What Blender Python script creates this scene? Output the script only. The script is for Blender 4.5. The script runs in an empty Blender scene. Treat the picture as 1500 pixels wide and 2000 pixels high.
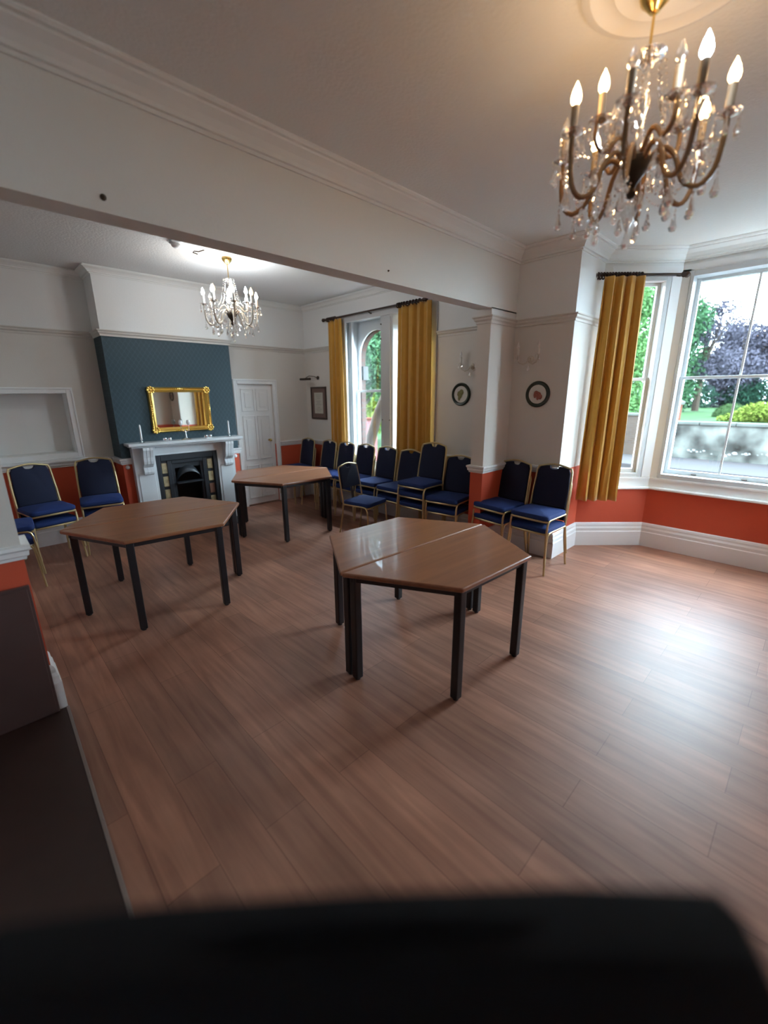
import bpy, math, random
from mathutils import Vector, Matrix
PI = math.pi
SC = bpy.context.scene
COL = SC.collection

# ------------------------------------------------------------------ camera, sky, exposure
F_PX = 826.45
PITCH, YAW, ROLL = math.radians(-15.51), math.radians(44.39), math.radians(-0.355)
CAM_H = 1.7
fw = Vector((math.sin(YAW)*math.cos(PITCH), math.cos(YAW)*math.cos(PITCH), math.sin(PITCH)))
r0 = Vector((math.cos(YAW), -math.sin(YAW), 0)); u0 = r0.cross(fw)
cR = r0*math.cos(ROLL)+u0*math.sin(ROLL); cU = -r0*math.sin(ROLL)+u0*math.cos(ROLL)
cam = bpy.data.cameras.new('camera'); co = bpy.data.objects.new('camera', cam); COL.objects.link(co)
cam.sensor_fit = 'HORIZONTAL'; cam.sensor_width = 36; cam.lens = F_PX/1500*36
cam.clip_start = 0.02; cam.clip_end = 400
cam.dof.use_dof = True; cam.dof.focus_distance = 3.4; cam.dof.aperture_fstop = 1.25
m = Matrix((cR, cU, -fw)).transposed().to_4x4(); m.translation = (0, 0, CAM_H)
co.matrix_world = m
SC.camera = co
SC.view_settings.view_transform = 'Standard'; SC.view_settings.look = 'None'
SC.view_settings.gamma = 1; SC.view_settings.use_curve_mapping = False
SC.view_settings.exposure = 1.72
SC.cycles.max_bounces = 10; SC.cycles.diffuse_bounces = 6; SC.cycles.glossy_bounces = 4
SC.cycles.transparent_max_bounces = 16; SC.cycles.caustics_reflective = False; SC.cycles.caustics_refractive = False
SC.cycles.sample_clamp_indirect = 6.0

W = bpy.data.worlds.new('overcast_sky'); SC.world = W; W.use_nodes = True
wn = W.node_tree; wn.nodes.clear()
wo = wn.nodes.new('ShaderNodeOutputWorld'); wb = wn.nodes.new('ShaderNodeBackground')
wt = wn.nodes.new('ShaderNodeTexCoord'); wns = wn.nodes.new('ShaderNodeTexNoise'); wr = wn.nodes.new('ShaderNodeValToRGB')
wns.inputs['Scale'].default_value = 2.2; wns.inputs['Detail'].default_value = 3
wr.color_ramp.elements[0].position = .35; wr.color_ramp.elements[0].color = (.60, .80, 1.0, 1)
wr.color_ramp.elements[1].position = .65; wr.color_ramp.elements[1].color = (.74, .90, 1.0, 1)
wn.links.new(wt.outputs['Generated'], wns.inputs['Vector']); wn.links.new(wns.outputs['Fac'], wr.inputs['Fac'])
wn.links.new(wr.outputs['Color'], wb.inputs['Color']); wb.inputs['Strength'].default_value = 12.5
wn.links.new(wb.outputs[0], wo.inputs[0])
LAMP_COLD, LAMP_WARM = .28, .60          # watts per candle bulb

YS_FILL_WIN = -1.30
def portal(loc, n, w, h):
    l = bpy.data.lights.new('window_portal', 'AREA'); l.shape = 'RECTANGLE'; l.size = w; l.size_y = h
    l.cycles.is_portal = True
    o = bpy.data.objects.new('window_portal', l); COL.objects.link(o); o.location = loc
    o.rotation_euler = Vector(n).to_track_quat('-Z', 'Z').to_euler()
portal((5.46, .656, 1.82), (-1, 0, 0), 1.2, 2.0)
portal((5.17, 1.59, 1.82), (-1, -1, 0), .6, 2.0)
portal((5.17, -.28, 1.82), (-1, 1, 0), .6, 2.0)
portal((-1.62, YS_FILL_WIN, 1.65), (0, 1, 0), .4, 1.0)  # portal of the added fill window behind the camera
portal((4.72, 4.76, 1.75), (-1, 0, 0), .8, 1.8)
portal((4.72, 3.79, 1.75), (-1, 0, 0), .8, 1.8)

# ------------------------------------------------------------------ materials
def lin(c):
    return tuple(((v/255)/12.92 if v/255 <= .04045 else ((v/255+.055)/1.055)**2.4) for v in c)
def mat(name, col, rough=.5, metal=0, noise=0, nscale=8, bump=0, bscale=60, coat=0, spec=.5, sheen=0):
    m = bpy.data.materials.new(name); m.use_nodes = True; nt = m.node_tree; b = nt.nodes['Principled BSDF']
    b.inputs['Base Color'].default_value = (*col, 1); b.inputs['Roughness'].default_value = rough
    b.inputs['Metallic'].default_value = metal; b.inputs['Specular IOR Level'].default_value = spec
    b.inputs['Coat Weight'].default_value = coat; b.inputs['Sheen Weight'].default_value = sheen
    if noise or bump:
        tc = nt.nodes.new('ShaderNodeTexCoord')
    if noise:
        n = nt.nodes.new('ShaderNodeTexNoise'); n.inputs['Scale'].default_value = nscale; n.inputs['Detail'].default_value = 4
        nt.links.new(tc.outputs['Object'], n.inputs['Vector'])
        mr = nt.nodes.new('ShaderNodeMapRange'); mr.inputs['To Min'].default_value = 1-noise; mr.inputs['To Max'].default_value = 1+noise
        nt.links.new(n.outputs['Fac'], mr.inputs['Value'])
        mx = nt.nodes.new('ShaderNodeMix'); mx.data_type = 'RGBA'; mx.blend_type = 'MULTIPLY'; mx.inputs['Factor'].default_value = 1
        mx.inputs['A'].default_value = (*col, 1); nt.links.new(mr.outputs[0], mx.inputs['B'])
        nt.links.new(mx.outputs['Result'], b.inputs['Base Color'])
    if bump:
        n2 = nt.nodes.new('ShaderNodeTexNoise'); n2.inputs['Scale'].default_value = bscale; n2.inputs['Detail'].default_value = 3
        nt.links.new(tc.outputs['Object'], n2.inputs['Vector'])
        bp = nt.nodes.new('ShaderNodeBump'); bp.inputs['Strength'].default_value = bump; bp.inputs['Distance'].default_value = .01
        nt.links.new(n2.outputs['Fac'], bp.inputs['Height']); nt.links.new(bp.outputs[0], b.inputs['Normal'])
    return m
Z_DADO, Z_RAIL = .94, 2.40
WHITE = (.74, .75, .74); BEIGE = (.64, .61, .565); ORANGE = (.56, .082, .034); TEAL = (.021, .048, .064)
def wall_paint(name, mid, teal=False):
    """paint in three bands: orange dado, mid colour, white above the picture rail (object z = world z)"""
    m = mat(name, mid, .62, bump=.06, bscale=90); nt = m.node_tree; b = nt.nodes['Principled BSDF']
    tc = nt.nodes.new('ShaderNodeTexCoord'); sx = nt.nodes.new('ShaderNodeSeparateXYZ'); nt.links.new(tc.outputs['Object'], sx.inputs[0])
    def step(z):
        g = nt.nodes.new('ShaderNodeMath'); g.operation = 'GREATER_THAN'; g.inputs[1].default_value = z
        nt.links.new(sx.outputs['Z'], g.inputs[0]); return g
    def mix(fac, a, bb):
        x = nt.nodes.new('ShaderNodeMix'); x.data_type = 'RGBA'; nt.links.new(fac.outputs[0], x.inputs['Factor'])
        for k, v in (('A', a), ('B', bb)):
            if isinstance(v, tuple): x.inputs[k].default_value = (*v, 1)
            else: nt.links.new(v, x.inputs[k])
        return x.outputs['Result']
    midc = mid
    if teal:   # diamond trellis wallpaper
        def math_(op, a, bv=None):
            n = nt.nodes.new('ShaderNodeMath'); n.operation = op
            for i, v in enumerate((a, bv)):
                if v is None: continue
                if isinstance(v, (int, float)): n.inputs[i].default_value = v
                else: nt.links.new(v, n.inputs[i])
            return n.outputs[0]
        ax = math_('MULTIPLY', sx.outputs['X'], 2*PI/.11); az = math_('MULTIPLY', sx.outputs['Z'], 2*PI/.16)
        p = math_('MULTIPLY', math_('SINE', math_('ADD', ax, az)), math_('SINE', math_('SUBTRACT', ax, az)))
        p = math_('ABSOLUTE', p); g = nt.nodes.new('ShaderNodeMapRange'); nt.links.new(p, g.inputs['Value'])
        g.inputs['From Max'].default_value = .35
        x = nt.nodes.new('ShaderNodeMix'); x.data_type = 'RGBA'; nt.links.new(g.outputs[0], x.inputs['Factor'])
        x.inputs['A'].default_value = (.032, .064, .082, 1); x.inputs['B'].default_value = (*TEAL, 1)
        midc = x.outputs['Result']
    c1 = mix(step(Z_DADO), ORANGE, midc); c2 = mix(step(Z_RAIL), c1, WHITE)
    nt.links.new(c2, b.inputs['Base Color'])
    return m
def wood(name, c1, c2, rough, plank=None, coat=0, scale=1, axis=1, spec=.5):
    m = mat(name, c1, rough, coat=coat, spec=spec); nt = m.node_tree; b = nt.nodes['Principled BSDF']
    tc = nt.nodes.new('ShaderNodeTexCoord'); mp = nt.nodes.new('ShaderNodeMapping')
    s = [22*scale]*3; s[axis] = 1.6*scale; mp.inputs['Scale'].default_value = s
    nt.links.new(tc.outputs['Object'], mp.inputs['Vector'])
    n = nt.nodes.new('ShaderNodeTexNoise'); n.inputs['Scale'].default_value = 1; n.inputs['Detail'].default_value = 6; n.inputs['Distortion'].default_value = .6
    nt.links.new(mp.outputs[0], n.inputs['Vector'])
    r = nt.nodes.new('ShaderNodeValToRGB'); r.color_ramp.elements[0].position = .32; r.color_ramp.elements[0].color = (*c2, 1)
    r.color_ramp.elements[1].position = .68; r.color_ramp.elements[1].color = (*c1, 1)
    nt.links.new(n.outputs['Fac'], r.inputs['Fac']); out = r.outputs['Color']
    if plank:
        mp2 = nt.nodes.new('ShaderNodeMapping'); mp2.inputs['Rotation'].default_value = (0, 0, PI/2)
        nt.links.new(tc.outputs['Object'], mp2.inputs['Vector'])
        bk = nt.nodes.new('ShaderNodeTexBrick'); bk.inputs['Scale'].default_value = 1; bk.offset = .37
        bk.inputs['Brick Width'].default_value = plank[0]; bk.inputs['Row Height'].default_value = plank[1]
        bk.inputs['Mortar Size'].default_value = .0012; bk.inputs['Mortar Smooth'].default_value = .2
        bk.inputs['Color1'].default_value = (.84, .85, .86, 1); bk.inputs['Color2'].default_value = (1.13, 1.10, 1.06, 1)
        bk.inputs['Mortar'].default_value = (.42, .38, .36, 1)
        nt.links.new(mp2.outputs[0], bk.inputs['Vector'])
        x = nt.nodes.new('ShaderNodeMix'); x.data_type = 'RGBA'; x.blend_type = 'MULTIPLY'; x.inputs['Factor'].default_value = 1
        nt.links.new(out, x.inputs['A']); nt.links.new(bk.outputs['Color'], x.inputs['B']); out = x.outputs['Result']
        n3 = nt.nodes.new('ShaderNodeTexNoise'); n3.inputs['Scale'].default_value = 1.7; n3.inputs['Detail'].default_value = 5
        nt.links.new(tc.outputs['Object'], n3.inputs['Vector'])
        mr = nt.nodes.new('ShaderNodeMapRange'); mr.inputs['From Min'].default_value = .3; mr.inputs['From Max'].default_value = .7
        mr.inputs['To Min'].default_value = .80; mr.inputs['To Max'].default_value = 1.16
        nt.links.new(n3.outputs['Fac'], mr.inputs['Value'])
        x2 = nt.nodes.new('ShaderNodeMix'); x2.data_type = 'RGBA'; x2.blend_type = 'MULTIPLY'; x2.inputs['Factor'].default_value = 1
        nt.links.new(out, x2.inputs['A']); nt.links.new(mr.outputs[0], x2.inputs['B']); out = x2.outputs['Result']
        mr2 = nt.nodes.new('ShaderNodeMapRange'); mr2.inputs['To Min'].default_value = rough-.06; mr2.inputs['To Max'].default_value = rough+.09
        nt.links.new(n3.outputs['Fac'], mr2.inputs['Value']); nt.links.new(mr2.outputs[0], b.inputs['Roughness'])
    nt.links.new(out, b.inputs['Base Color'])
    return m
def glassy(name, base=(1, 1, 1), fac=.12, rough=.02, tint=(1, 1, 1), facing=False):
    m = bpy.data.materials.new(name); m.use_nodes = True; nt = m.node_tree; nt.nodes.clear()
    o = nt.nodes.new('ShaderNodeOutputMaterial'); t = nt.nodes.new('ShaderNodeBsdfTransparent'); t.inputs[0].default_value = (*tint, 1)
    g = nt.nodes.new('ShaderNodeBsdfGlossy'); g.inputs['Color'].default_value = (*base, 1); g.inputs['Roughness'].default_value = rough
    x = nt.nodes.new('ShaderNodeMixShader')
    if facing:
        lw = nt.nodes.new('ShaderNodeLayerWeight'); lw.inputs['Blend'].default_value = .35
        mr = nt.nodes.new('ShaderNodeMapRange'); mr.inputs['To Min'].default_value = fac; mr.inputs['To Max'].default_value = .95
        nt.links.new(lw.outputs['Facing'], mr.inputs['Value']); nt.links.new(mr.outputs[0], x.inputs[0])
    else:
        x.inputs[0].default_value = fac
    nt.links.new(t.outputs[0], x.inputs[1]); nt.links.new(g.outputs[0], x.inputs[2]); nt.links.new(x.outputs[0], o.inputs[0])
    return m
def glow(name, col, strength):
    m = bpy.data.materials.new(name); m.use_nodes = True; nt = m.node_tree; nt.nodes.clear()
    o = nt.nodes.new('ShaderNodeOutputMaterial'); t = nt.nodes.new('ShaderNodeBsdfTransparent'); e = nt.nodes.new('ShaderNodeEmission')
    e.inputs[0].default_value = (*col, 1); e.inputs[1].default_value = strength
    a = nt.nodes.new('ShaderNodeAddShader'); nt.links.new(t.outputs[0], a.inputs[0]); nt.links.new(e.outputs[0], a.inputs[1]); nt.links.new(a.outputs[0], o.inputs[0])
    return m
def brick(name, c1, c2, mortar, scale=1.0, bw=.225, bh=.075, ms=.012):
    m = mat(name, c1, .9); nt = m.node_tree; b = nt.nodes['Principled BSDF']
    tc = nt.nodes.new('ShaderNodeTexCoord'); mp = nt.nodes.new('ShaderNodeMapping'); mp.inputs['Rotation'].default_value = (PI/2, 0, PI/2)
    sx = nt.nodes.new('ShaderNodeSeparateXYZ'); cx = nt.nodes.new('ShaderNodeCombineXYZ'); ad = nt.nodes.new('ShaderNodeMath')
    nt.links.new(tc.outputs['Object'], sx.inputs[0]); nt.links.new(sx.outputs['X'], ad.inputs[0]); nt.links.new(sx.outputs['Y'], ad.inputs[1])
    nt.links.new(ad.outputs[0], cx.inputs['X']); nt.links.new(sx.outputs['Z'], cx.inputs['Y'])
    nt.nodes.remove(mp)
    bk = nt.nodes.new('ShaderNodeTexBrick'); bk.inputs['Scale'].default_value = scale; bk.inputs['Brick Width'].default_value = bw
    bk.inputs['Row Height'].default_value = bh; bk.inputs['Mortar Size'].default_value = ms
    bk.inputs['Color1'].default_value = (*c1, 1); bk.inputs['Color2'].default_value = (*c2, 1); bk.inputs['Mortar'].default_value = (*mortar, 1)
    nt.links.new(cx.outputs[0], bk.inputs['Vector']); nt.links.new(bk.outputs['Color'], b.inputs['Base Color'])
    return m

M = {}
M['wall'] = wall_paint('painted_wall', BEIGE)
M['chimney'] = wall_paint('chimney_wallpaper', TEAL, True)
M['plaster'] = mat('plaster', WHITE, .7, bump=.05)
M['beam'] = mat('beam_plaster', (.71, .715, .68), .7, bump=.08, bscale=70)
M['ceiling'] = mat('ceiling_paper', (.765, .785, .765), .75, bump=.25, bscale=55)
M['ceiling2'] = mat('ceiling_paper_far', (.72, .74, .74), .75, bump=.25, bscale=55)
M['gloss'] = mat('white_gloss', (.77, .78, .78), .35)
M['gloss_dim'] = mat('white_gloss_dimmed', (.52, .535, .54), .35)  # white gloss again; weaker daylight on the frames put into the colour
M['cream'] = mat('cream_gloss', (.60, .575, .53), .45)
M['cornice'] = mat('cornice_plaster', (.74, .75, .73), .6)
M['floor'] = wood('laminate_floor', (.40, .200, .134), (.265, .124, .084), .41, plank=(1.28, .19), spec=.33)
M['table'] = wood('table_laminate', (.31, .128, .062), (.22, .085, .042), .30, coat=.15, axis=0, scale=.8)
M['black'] = mat('black_metal', (.012, .013, .017), .38)
M['gold_tube'] = mat('gold_tube', (.55, .43, .23), .36, .75)
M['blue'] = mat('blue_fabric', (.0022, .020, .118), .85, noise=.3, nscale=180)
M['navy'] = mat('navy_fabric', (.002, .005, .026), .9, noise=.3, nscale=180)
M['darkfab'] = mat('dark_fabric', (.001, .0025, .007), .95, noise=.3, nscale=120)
M['curtain'] = mat('mustard_velvet', (.52, .26, .030), .8, sheen=.4, noise=.12, nscale=14)
M['pole'] = mat('dark_pole', (.035, .015, .010), .35)
M['gold'] = mat('gilt', (.78, .50, .12), .3, .9, bump=.3, bscale=45)
M['brass'] = mat('brass', (.72, .50, .17), .25, 1)
M['darkmetal'] = mat('dark_bronze', (.06, .04, .025), .4, .6)
M['arm'] = mat('amber_glass', (.27, .155, .075), .12, 0, coat=.6)
M['armclear'] = mat('clear_arm', (.55, .50, .42), .1, 0, coat=.6)
M['crystal'] = glassy('crystal', (1, 1, 1), .38, .06, facing=True)
M['glass'] = glassy('window_glass', (1, 1, 1), .035, 0.0, tint=(.97, .99, .985))
M['sleeve'] = mat('candle_sleeve', (.34, .28, .20), .5)
M['sleeve2'] = mat('white_sleeve', (.72, .70, .64), .5)
M['bulb_cold'] = glow('bulb_cold', (.85, .93, 1), 14)
M['bulb_warm'] = glow('bulb_warm', (1, .55, .20), 9)
M['bulb_off'] = glassy('bulb_clear', (1, 1, 1), .3, .05, facing=True)
M['mirror'] = mat('mirror_glass', (.72, .71, .66), .02, 1)
M['marble'] = mat('white_marble', (.60, .64, .67), .3, noise=.12, nscale=5)
M['iron'] = mat('cast_iron', (.020, .026, .034), .45, .2)
M['soot'] = mat('firebox_black', (.008, .008, .010), .8)
M['tile'] = mat('floral_tile', (.42, .36, .22), .3, noise=.75, nscale=28)
M['tilebrown'] = mat('brown_tile', (.20, .10, .07), .3, noise=.2)
M['candle'] = mat('candle_wax', (.82, .84, .85), .4)
M['plate_rim'] = mat('dark_green_rim', (.018, .030, .022), .3, noise=.5, nscale=40)
M['plate'] = mat('plate_face', (.60, .57, .52), .3)
M['motif_red'] = mat('motif_red', (.28, .09, .06), .5, noise=.5, nscale=60)
M['motif_green'] = mat('motif_green', (.16, .15, .04), .5, noise=.5, nscale=60)
M['picframe'] = mat('picture_frame', (.055, .030, .024), .4)
M['picmat'] = mat('picture_mount', (.16, .105, .09), .8)
M['paper'] = mat('paper', (.50, .49, .43), .8)
M['ink'] = mat('ink', (.28, .27, .24), .8)
M['darkwood'] = mat('dark_panel', (.085, .050, .046), .32, noise=.2, nscale=5)
M['matdark'] = mat('dark_mat', (.036, .016, .012), .45, noise=.25, nscale=7)
M['strip'] = mat('metal_strip', (.30, .25, .23), .4, .6)
M['silver'] = mat('silver', (.6, .6, .6), .3, .9)
# outdoors
M['stone'] = mat('street_wall_stone', (.040, .041, .037), .95, noise=2.6, nscale=1.5)
M['coping'] = mat('coping', (0.0448, 0.0474, 0.0432), .95, noise=.3, nscale=3)
M['streetbrick'] = brick('street_brick', (0.0395, 0.0274, 0.0221), (0.0290, 0.0190, 0.0158), (0.0369, 0.0343, 0.0316))
M['redbrick'] = brick('red_brick', (0.0843, 0.0184, 0.0095), (0.0632, 0.0137, 0.0074), (0.0527, 0.0369, 0.0263))
M['asphalt'] = mat('asphalt', (0.0326, 0.0326, 0.0348), .9, noise=.1)
M['pavement'] = mat('pavement', (.031, .029, .030), .9, noise=.12)
M['lawn'] = mat('lawn_grass', (.015, .034, .012), .95, noise=.3, nscale=3)
M['lime'] = mat('lime_splash', (0.1149, 0.1149, 0.1149), .9)
def leafmat(name, c, k=.5):
    return mat(name, c, .8, noise=k, nscale=.9)
M['leaf_green'] = leafmat('leaf_green', (0.0190, 0.0475, 0.0211)); M['leaf_light'] = leafmat('leaf_light', (0.0422, 0.0950, 0.0317))
M['leaf_dark'] = leafmat('leaf_dark', (0.0074, 0.0243, 0.0148)); M['leaf_purple'] = leafmat('leaf_purple', (.034, .032, .043))
M['leaf_yellow'] = leafmat('leaf_yellow', (0.0660, 0.0898, 0.0148)); M['leaf_topiary'] = leafmat('leaf_topiary', (0.0169, 0.0327, 0.0106), .3)
M['bark'] = mat('bark', (0.0290, 0.0221, 0.0168), .95, noise=.5, nscale=6)
M['whitestone'] = mat('white_stone', (0.0632, 0.0632, 0.0632), .9)
M['extbrick'] = brick('house_brick', (0.0632, 0.0211, 0.0116), (0.0501, 0.0168, 0.0095), (0.0474, 0.0316, 0.0237))

for k in ('stone', 'coping', 'streetbrick', 'redbrick', 'asphalt', 'pavement', 'lawn', 'leaf_green', 'leaf_light', 'leaf_dark', 'leaf_purple', 'leaf_yellow', 'leaf_topiary', 'bark'):
    M[k].node_tree.nodes['Principled BSDF'].inputs['Specular IOR Level'].default_value = .04

# ------------------------------------------------------------------ mesh helpers
class MB:
    def __init__(s): s.v = []; s.f = []
    def add(s, vs, fs, M4=None):
        n = len(s.v)
        for p in vs:
            p = Vector(p)
            if M4 is not None: p = M4 @ p
            s.v.append(p)
        s.f += [tuple(i+n for i in f) for f in fs]; return s
    def box(s, x0, x1, y0, y1, z0, z1, M4=None):
        vs = [(x, y, z) for z in (z0, z1) for y in (y0, y1) for x in (x0, x1)]
        return s.add(vs, [(0, 2, 3, 1), (4, 5, 7, 6), (0, 1, 5, 4), (2, 6, 7, 3), (0, 4, 6, 2), (1, 3, 7, 5)], M4)
    def prism(s, poly, z0, z1, M4=None):
        """poly in xy (ccw) extruded in z"""
        n = len(poly); vs = [(x, y, z0) for x, y in poly]+[(x, y, z1) for x, y in poly]
        fs = [tuple(reversed(range(n))), tuple(range(n, 2*n))]+[(i, (i+1) % n, (i+1) % n+n, i+n) for i in range(n)]
        return s.add(vs, fs, M4)
    def lathe(s, prof, n=16, c=(0, 0, 0), M4=None):
        vs = []; fs = []
        for r, z in prof:
            for k in range(n):
                a = 2*PI*k/n; vs.append((c[0]+r*math.cos(a), c[1]+r*math.sin(a), c[2]+z))
        for j in range(len(prof)-1):
            for k in range(n):
                k2 = (k+1) % n; fs.append((j*n+k, j*n+k2, (j+1)*n+k2, (j+1)*n+k))
        fs.append(tuple(reversed(range(n)))); fs.append(tuple(range((len(prof)-1)*n, len(prof)*n)))
        return s.add(vs, fs, M4)
    def tube(s, path, r, n=8, M4=None, sx=1.0, cap=True):
        P = [Vector(p) for p in path]; R = r if isinstance(r, (list, tuple)) else [r]*len(P)
        t0 = (P[1]-P[0]).normalized(); up = Vector((0, 0, 1)) if abs(t0.z) < .9 else Vector((1, 0, 0))
        a = t0.cross(up).normalized(); vs = []; fs = []
        for i, p in enumerate(P):
            if i == 0: t = t0
            elif i == len(P)-1: t = (P[i]-P[i-1]).normalized()
            else: t = ((P[i]-P[i-1]).normalized()+(P[i+1]-P[i]).normalized()).normalized()
            a = (a-t*a.dot(t)).normalized(); b = t.cross(a)
            for k in range(n):
                g = 2*PI*(k+.5)/n; vs.append(p+a*(math.cos(g)*R[i]*sx)+b*(math.sin(g)*R[i]))
        for i in range(len(P)-1):
            for k in range(n):
                k2 = (k+1) % n; fs.append((i*n+k, i*n+k2, (i+1)*n+k2, (i+1)*n+k))
        if cap: fs.append(tuple(reversed(range(n)))); fs.append(tuple(range((len(P)-1)*n, len(P)*n)))
        return s.add(vs, fs, M4)
    def sweep(s, path, prof, closed=False):
        """profile (d inward, z) mitred along a plan path whose interior is on the left"""
        P = [Vector(p) for p in path]; n = len(P); rows = []
        for i in range(n):
            def nrm(a, b):
                d = (b-a).normalized(); return Vector((-d.y, d.x))
            if closed: n1 = nrm(P[i-1], P[i]); n2 = nrm(P[i], P[(i+1) % n])
            else:
                n1 = nrm(P[i-1], P[i]) if i > 0 else nrm(P[0], P[1]); n2 = nrm(P[i], P[i+1]) if i < n-1 else n1
            mm = (n1+n2); mm = mm/(1+n1.dot(n2)) if (1+n1.dot(n2)) > .05 else n1
            rows.append([(P[i].x+mm.x*d, P[i].y+mm.y*d, z) for d, z in prof])
        k = len(prof); vs = [q for r in rows for q in r]; fs = []
        for i in range(n if closed else n-1):
            i2 = (i+1) % n
            for j in range(k):
                j2 = (j+1) % k; fs.append((i*k+j, i2*k+j, i2*k+j2, i*k+j2))
        if not closed: fs.append(tuple(range(k))); fs.append(tuple(reversed(range((n-1)*k, n*k))))
        return s.add(vs, fs)
    def cushion(s, w, d, h, z, rad=.05, n=6, crown=.02, M4=None, x=0):
        """soft pad: depth along x, width along y"""
        def rr(W_, D_, R_):
            out = []
            for (sx, sy, a0) in ((1, 1, 0), (-1, 1, PI/2), (-1, -1, PI), (1, -1, 1.5*PI)):
                for k in range(n+1):
                    a = a0+k*PI/2/n; out.append((x+sx*(D_/2-R_)+R_*math.cos(a), sy*(W_/2-R_)+R_*math.sin(a)))
            return out
        lay = [(.012, 0), (0, .012), (0, h-.018), (.008, h-.006), (.03, h), (.09, h+crown*.6), (.16, h+crown)]
        vs = []; fs = []
        for ins, zz in lay:
            R_ = max(rad-ins*.4, .01)
            vs += [(a, b, z+zz) for a, b in rr(w-2*ins, d-2*ins, R_)]
        k = 4*(n+1)
        for j in range(len(lay)-1):
            for i in range(k): fs.append((j*k+i, j*k+(i+1) % k, (j+1)*k+(i+1) % k, (j+1)*k+i))
        fs.append(tuple(reversed(range(k)))); fs.append(tuple(range((len(lay)-1)*k, len(lay)*k)))
        return s.add(vs, fs, M4)
    def build(s, name, m, parent=None, bevel=0, smooth=False, seg=2):
        me = bpy.data.meshes.new(name); me.from_pydata([tuple(v) for v in s.v], [], s.f); me.validate(); me.update()
        for mm in (m if isinstance(m, (list, tuple)) else [m]): me.materials.append(mm)
        if smooth:
            me.polygons.foreach_set('use_smooth', [True]*len(me.polygons))
            try: me.set_sharp_from_angle(angle=math.radians(40))
            except Exception: pass
        o = bpy.data.objects.new(name, me); COL.objects.link(o)
        if parent: o.parent = parent
        if bevel:
            b = o.modifiers.new('bevel', 'BEVEL'); b.width = bevel; b.segments = seg; b.limit_method = 'ANGLE'
        return o
def tag(o, label=None, cat=None, group=None, kind=None):
    if label: o['label'] = label
    if cat: o['category'] = cat
    if group: o['group'] = group
    if kind: o['kind'] = kind
    return o
def empty(name, loc=(0, 0, 0), rz=0, **k):
    o = bpy.data.objects.new(name, None); COL.objects.link(o); o.location = loc; o.rotation_euler = (0, 0, rz); o.empty_display_size = .1
    return tag(o, **k)
def copy_tree(o, parent=None):
    c = o.copy(); COL.objects.link(c)
    if parent is not None: c.parent = parent
    for ch in list(KIDS.get(o.name, [])):
        nc = copy_tree(ch, c); KIDS.setdefault(c.name, []).append(nc)
    return c
KIDS = {}
def kids(root):
    """remember the children of a finished prototype"""
    for o in bpy.data.objects:
        if o.parent: 
            L = KIDS.setdefault(o.parent.name, [])
            if o not in L: L.append(o)
def struct(mb, name, m, label=None, parent=None, **k):
    o = mb.build(name, m, parent, **k)
    if not parent: o['kind'] = 'structure'
    if label: o['label'] = label
    return o
def tri_norm(a, b): return (Vector(b)-Vector(a)).normalized()

# ------------------------------------------------------------------ plan of the rooms
XW, XB = 4.249, 5.374                  # outside wall, front of the bay
YB, YB2, YF, YC, YS = 2.396, 2.546, 6.179, 5.829, -1.08
YE = 1.794; YE2 = 2*.656-YE; XP = 3.785
CX0, CX1 = 1.303, 2.785
XL, XL2 = -2.3, -.50
NIBX, NIBY, NIBY2 = .10, 2.745, 2.93
ZC = 3.05; ZB = 2.482
XA = 4.832                             # where the slanted sides of the bay start
TH = .33
# floor and ceilings
struct(MB().box(XL-.3, XW+1.3, YS-.3, YF+.4, -.12, 0), 'floor', M['floor'], 'reddish brown wood-effect laminate plank floor')
struct(MB().box(XL-.3, XB+.05, YS-.3, YB+.08, ZC, ZC+.12), 'ceiling', M['ceiling'], 'off-white papered ceiling of the near room')
struct(MB().box(XL-.3, XW+.05, YB+.08, YF+.4, ZC, ZC+.12), 'ceiling', M['ceiling2'], 'white papered ceiling of the far room')

def wall_seg(mb, A, B, z0, z1, holes=(), th=TH):
    """slab from A to B, interior on the left; holes = (t0, t1, za, zb)"""
    A = Vector(A); B = Vector(B); L = (B-A).length; d = (B-A)/L; ang = math.atan2(d.y, d.x)
    M4 = Matrix.Translation((A.x, A.y, 0)) @ Matrix.Rotation(ang, 4, 'Z')
    ts = sorted({0, L, *[h[0] for h in holes], *[h[1] for h in holes]})
    for a, b in zip(ts[:-1], ts[1:]):
        hs = [h for h in holes if h[0] <= a+1e-6 and h[1] >= b-1e-6]
        if not hs: mb.box(a, b, -th, 0, z0, z1, M4)
        else:
            h = hs[0]
            if h[2] > z0: mb.box(a, b, -th, 0, z0, h[2], M4)
            if h[3] < z1: mb.box(a, b, -th, 0, h[3], z1, M4)
    return mb
# walls: interior to the left of each run
w = MB().box(XW, XW+TH, YS-.3, YE2-.3, 0, ZC); w.box(XW, XA+.02, YE2-.3, YE2, 0, ZC)
struct(w, 'wall_east', M['wall'])
Lb = 1.1
w = MB(); wall_seg(w, (XB, YE2+.542), (XB, YE-.542), 0, ZC, [(.078, 1.12, .785, 2.84)])
wall_seg(w, (XA, YE2), (XB, YE2+.542), 0, ZC, [(.17, .642, .785, 2.815)], .10)
wall_seg(w, (XB, YE-.542), (XA, YE), 0, ZC, [(.768-.642, .768-.17, .785, 2.815)], .10)
struct(w, 'wall_bay', M['wall'])
w = MB(); w.box(XW, XA+.02, YE, YE+.3, 0, ZC); w.box(XW, XW+TH, YE+.3, 3.42, 0, ZC)
w.box(XW, XW+TH, 3.42, 5.19, 0, .60); w.box(XW, XW+TH, 3.42, 5.19, 2.78, ZC); w.box(XW, XW+TH, 5.19, YF+.3, 0, ZC)
struct(w, 'wall_east', M['wall'])
w = MB().box(XP, XW+.01, YB, YB2, 0, ZB+.01); struct(w, 'wall_pier', M['wall'])
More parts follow.
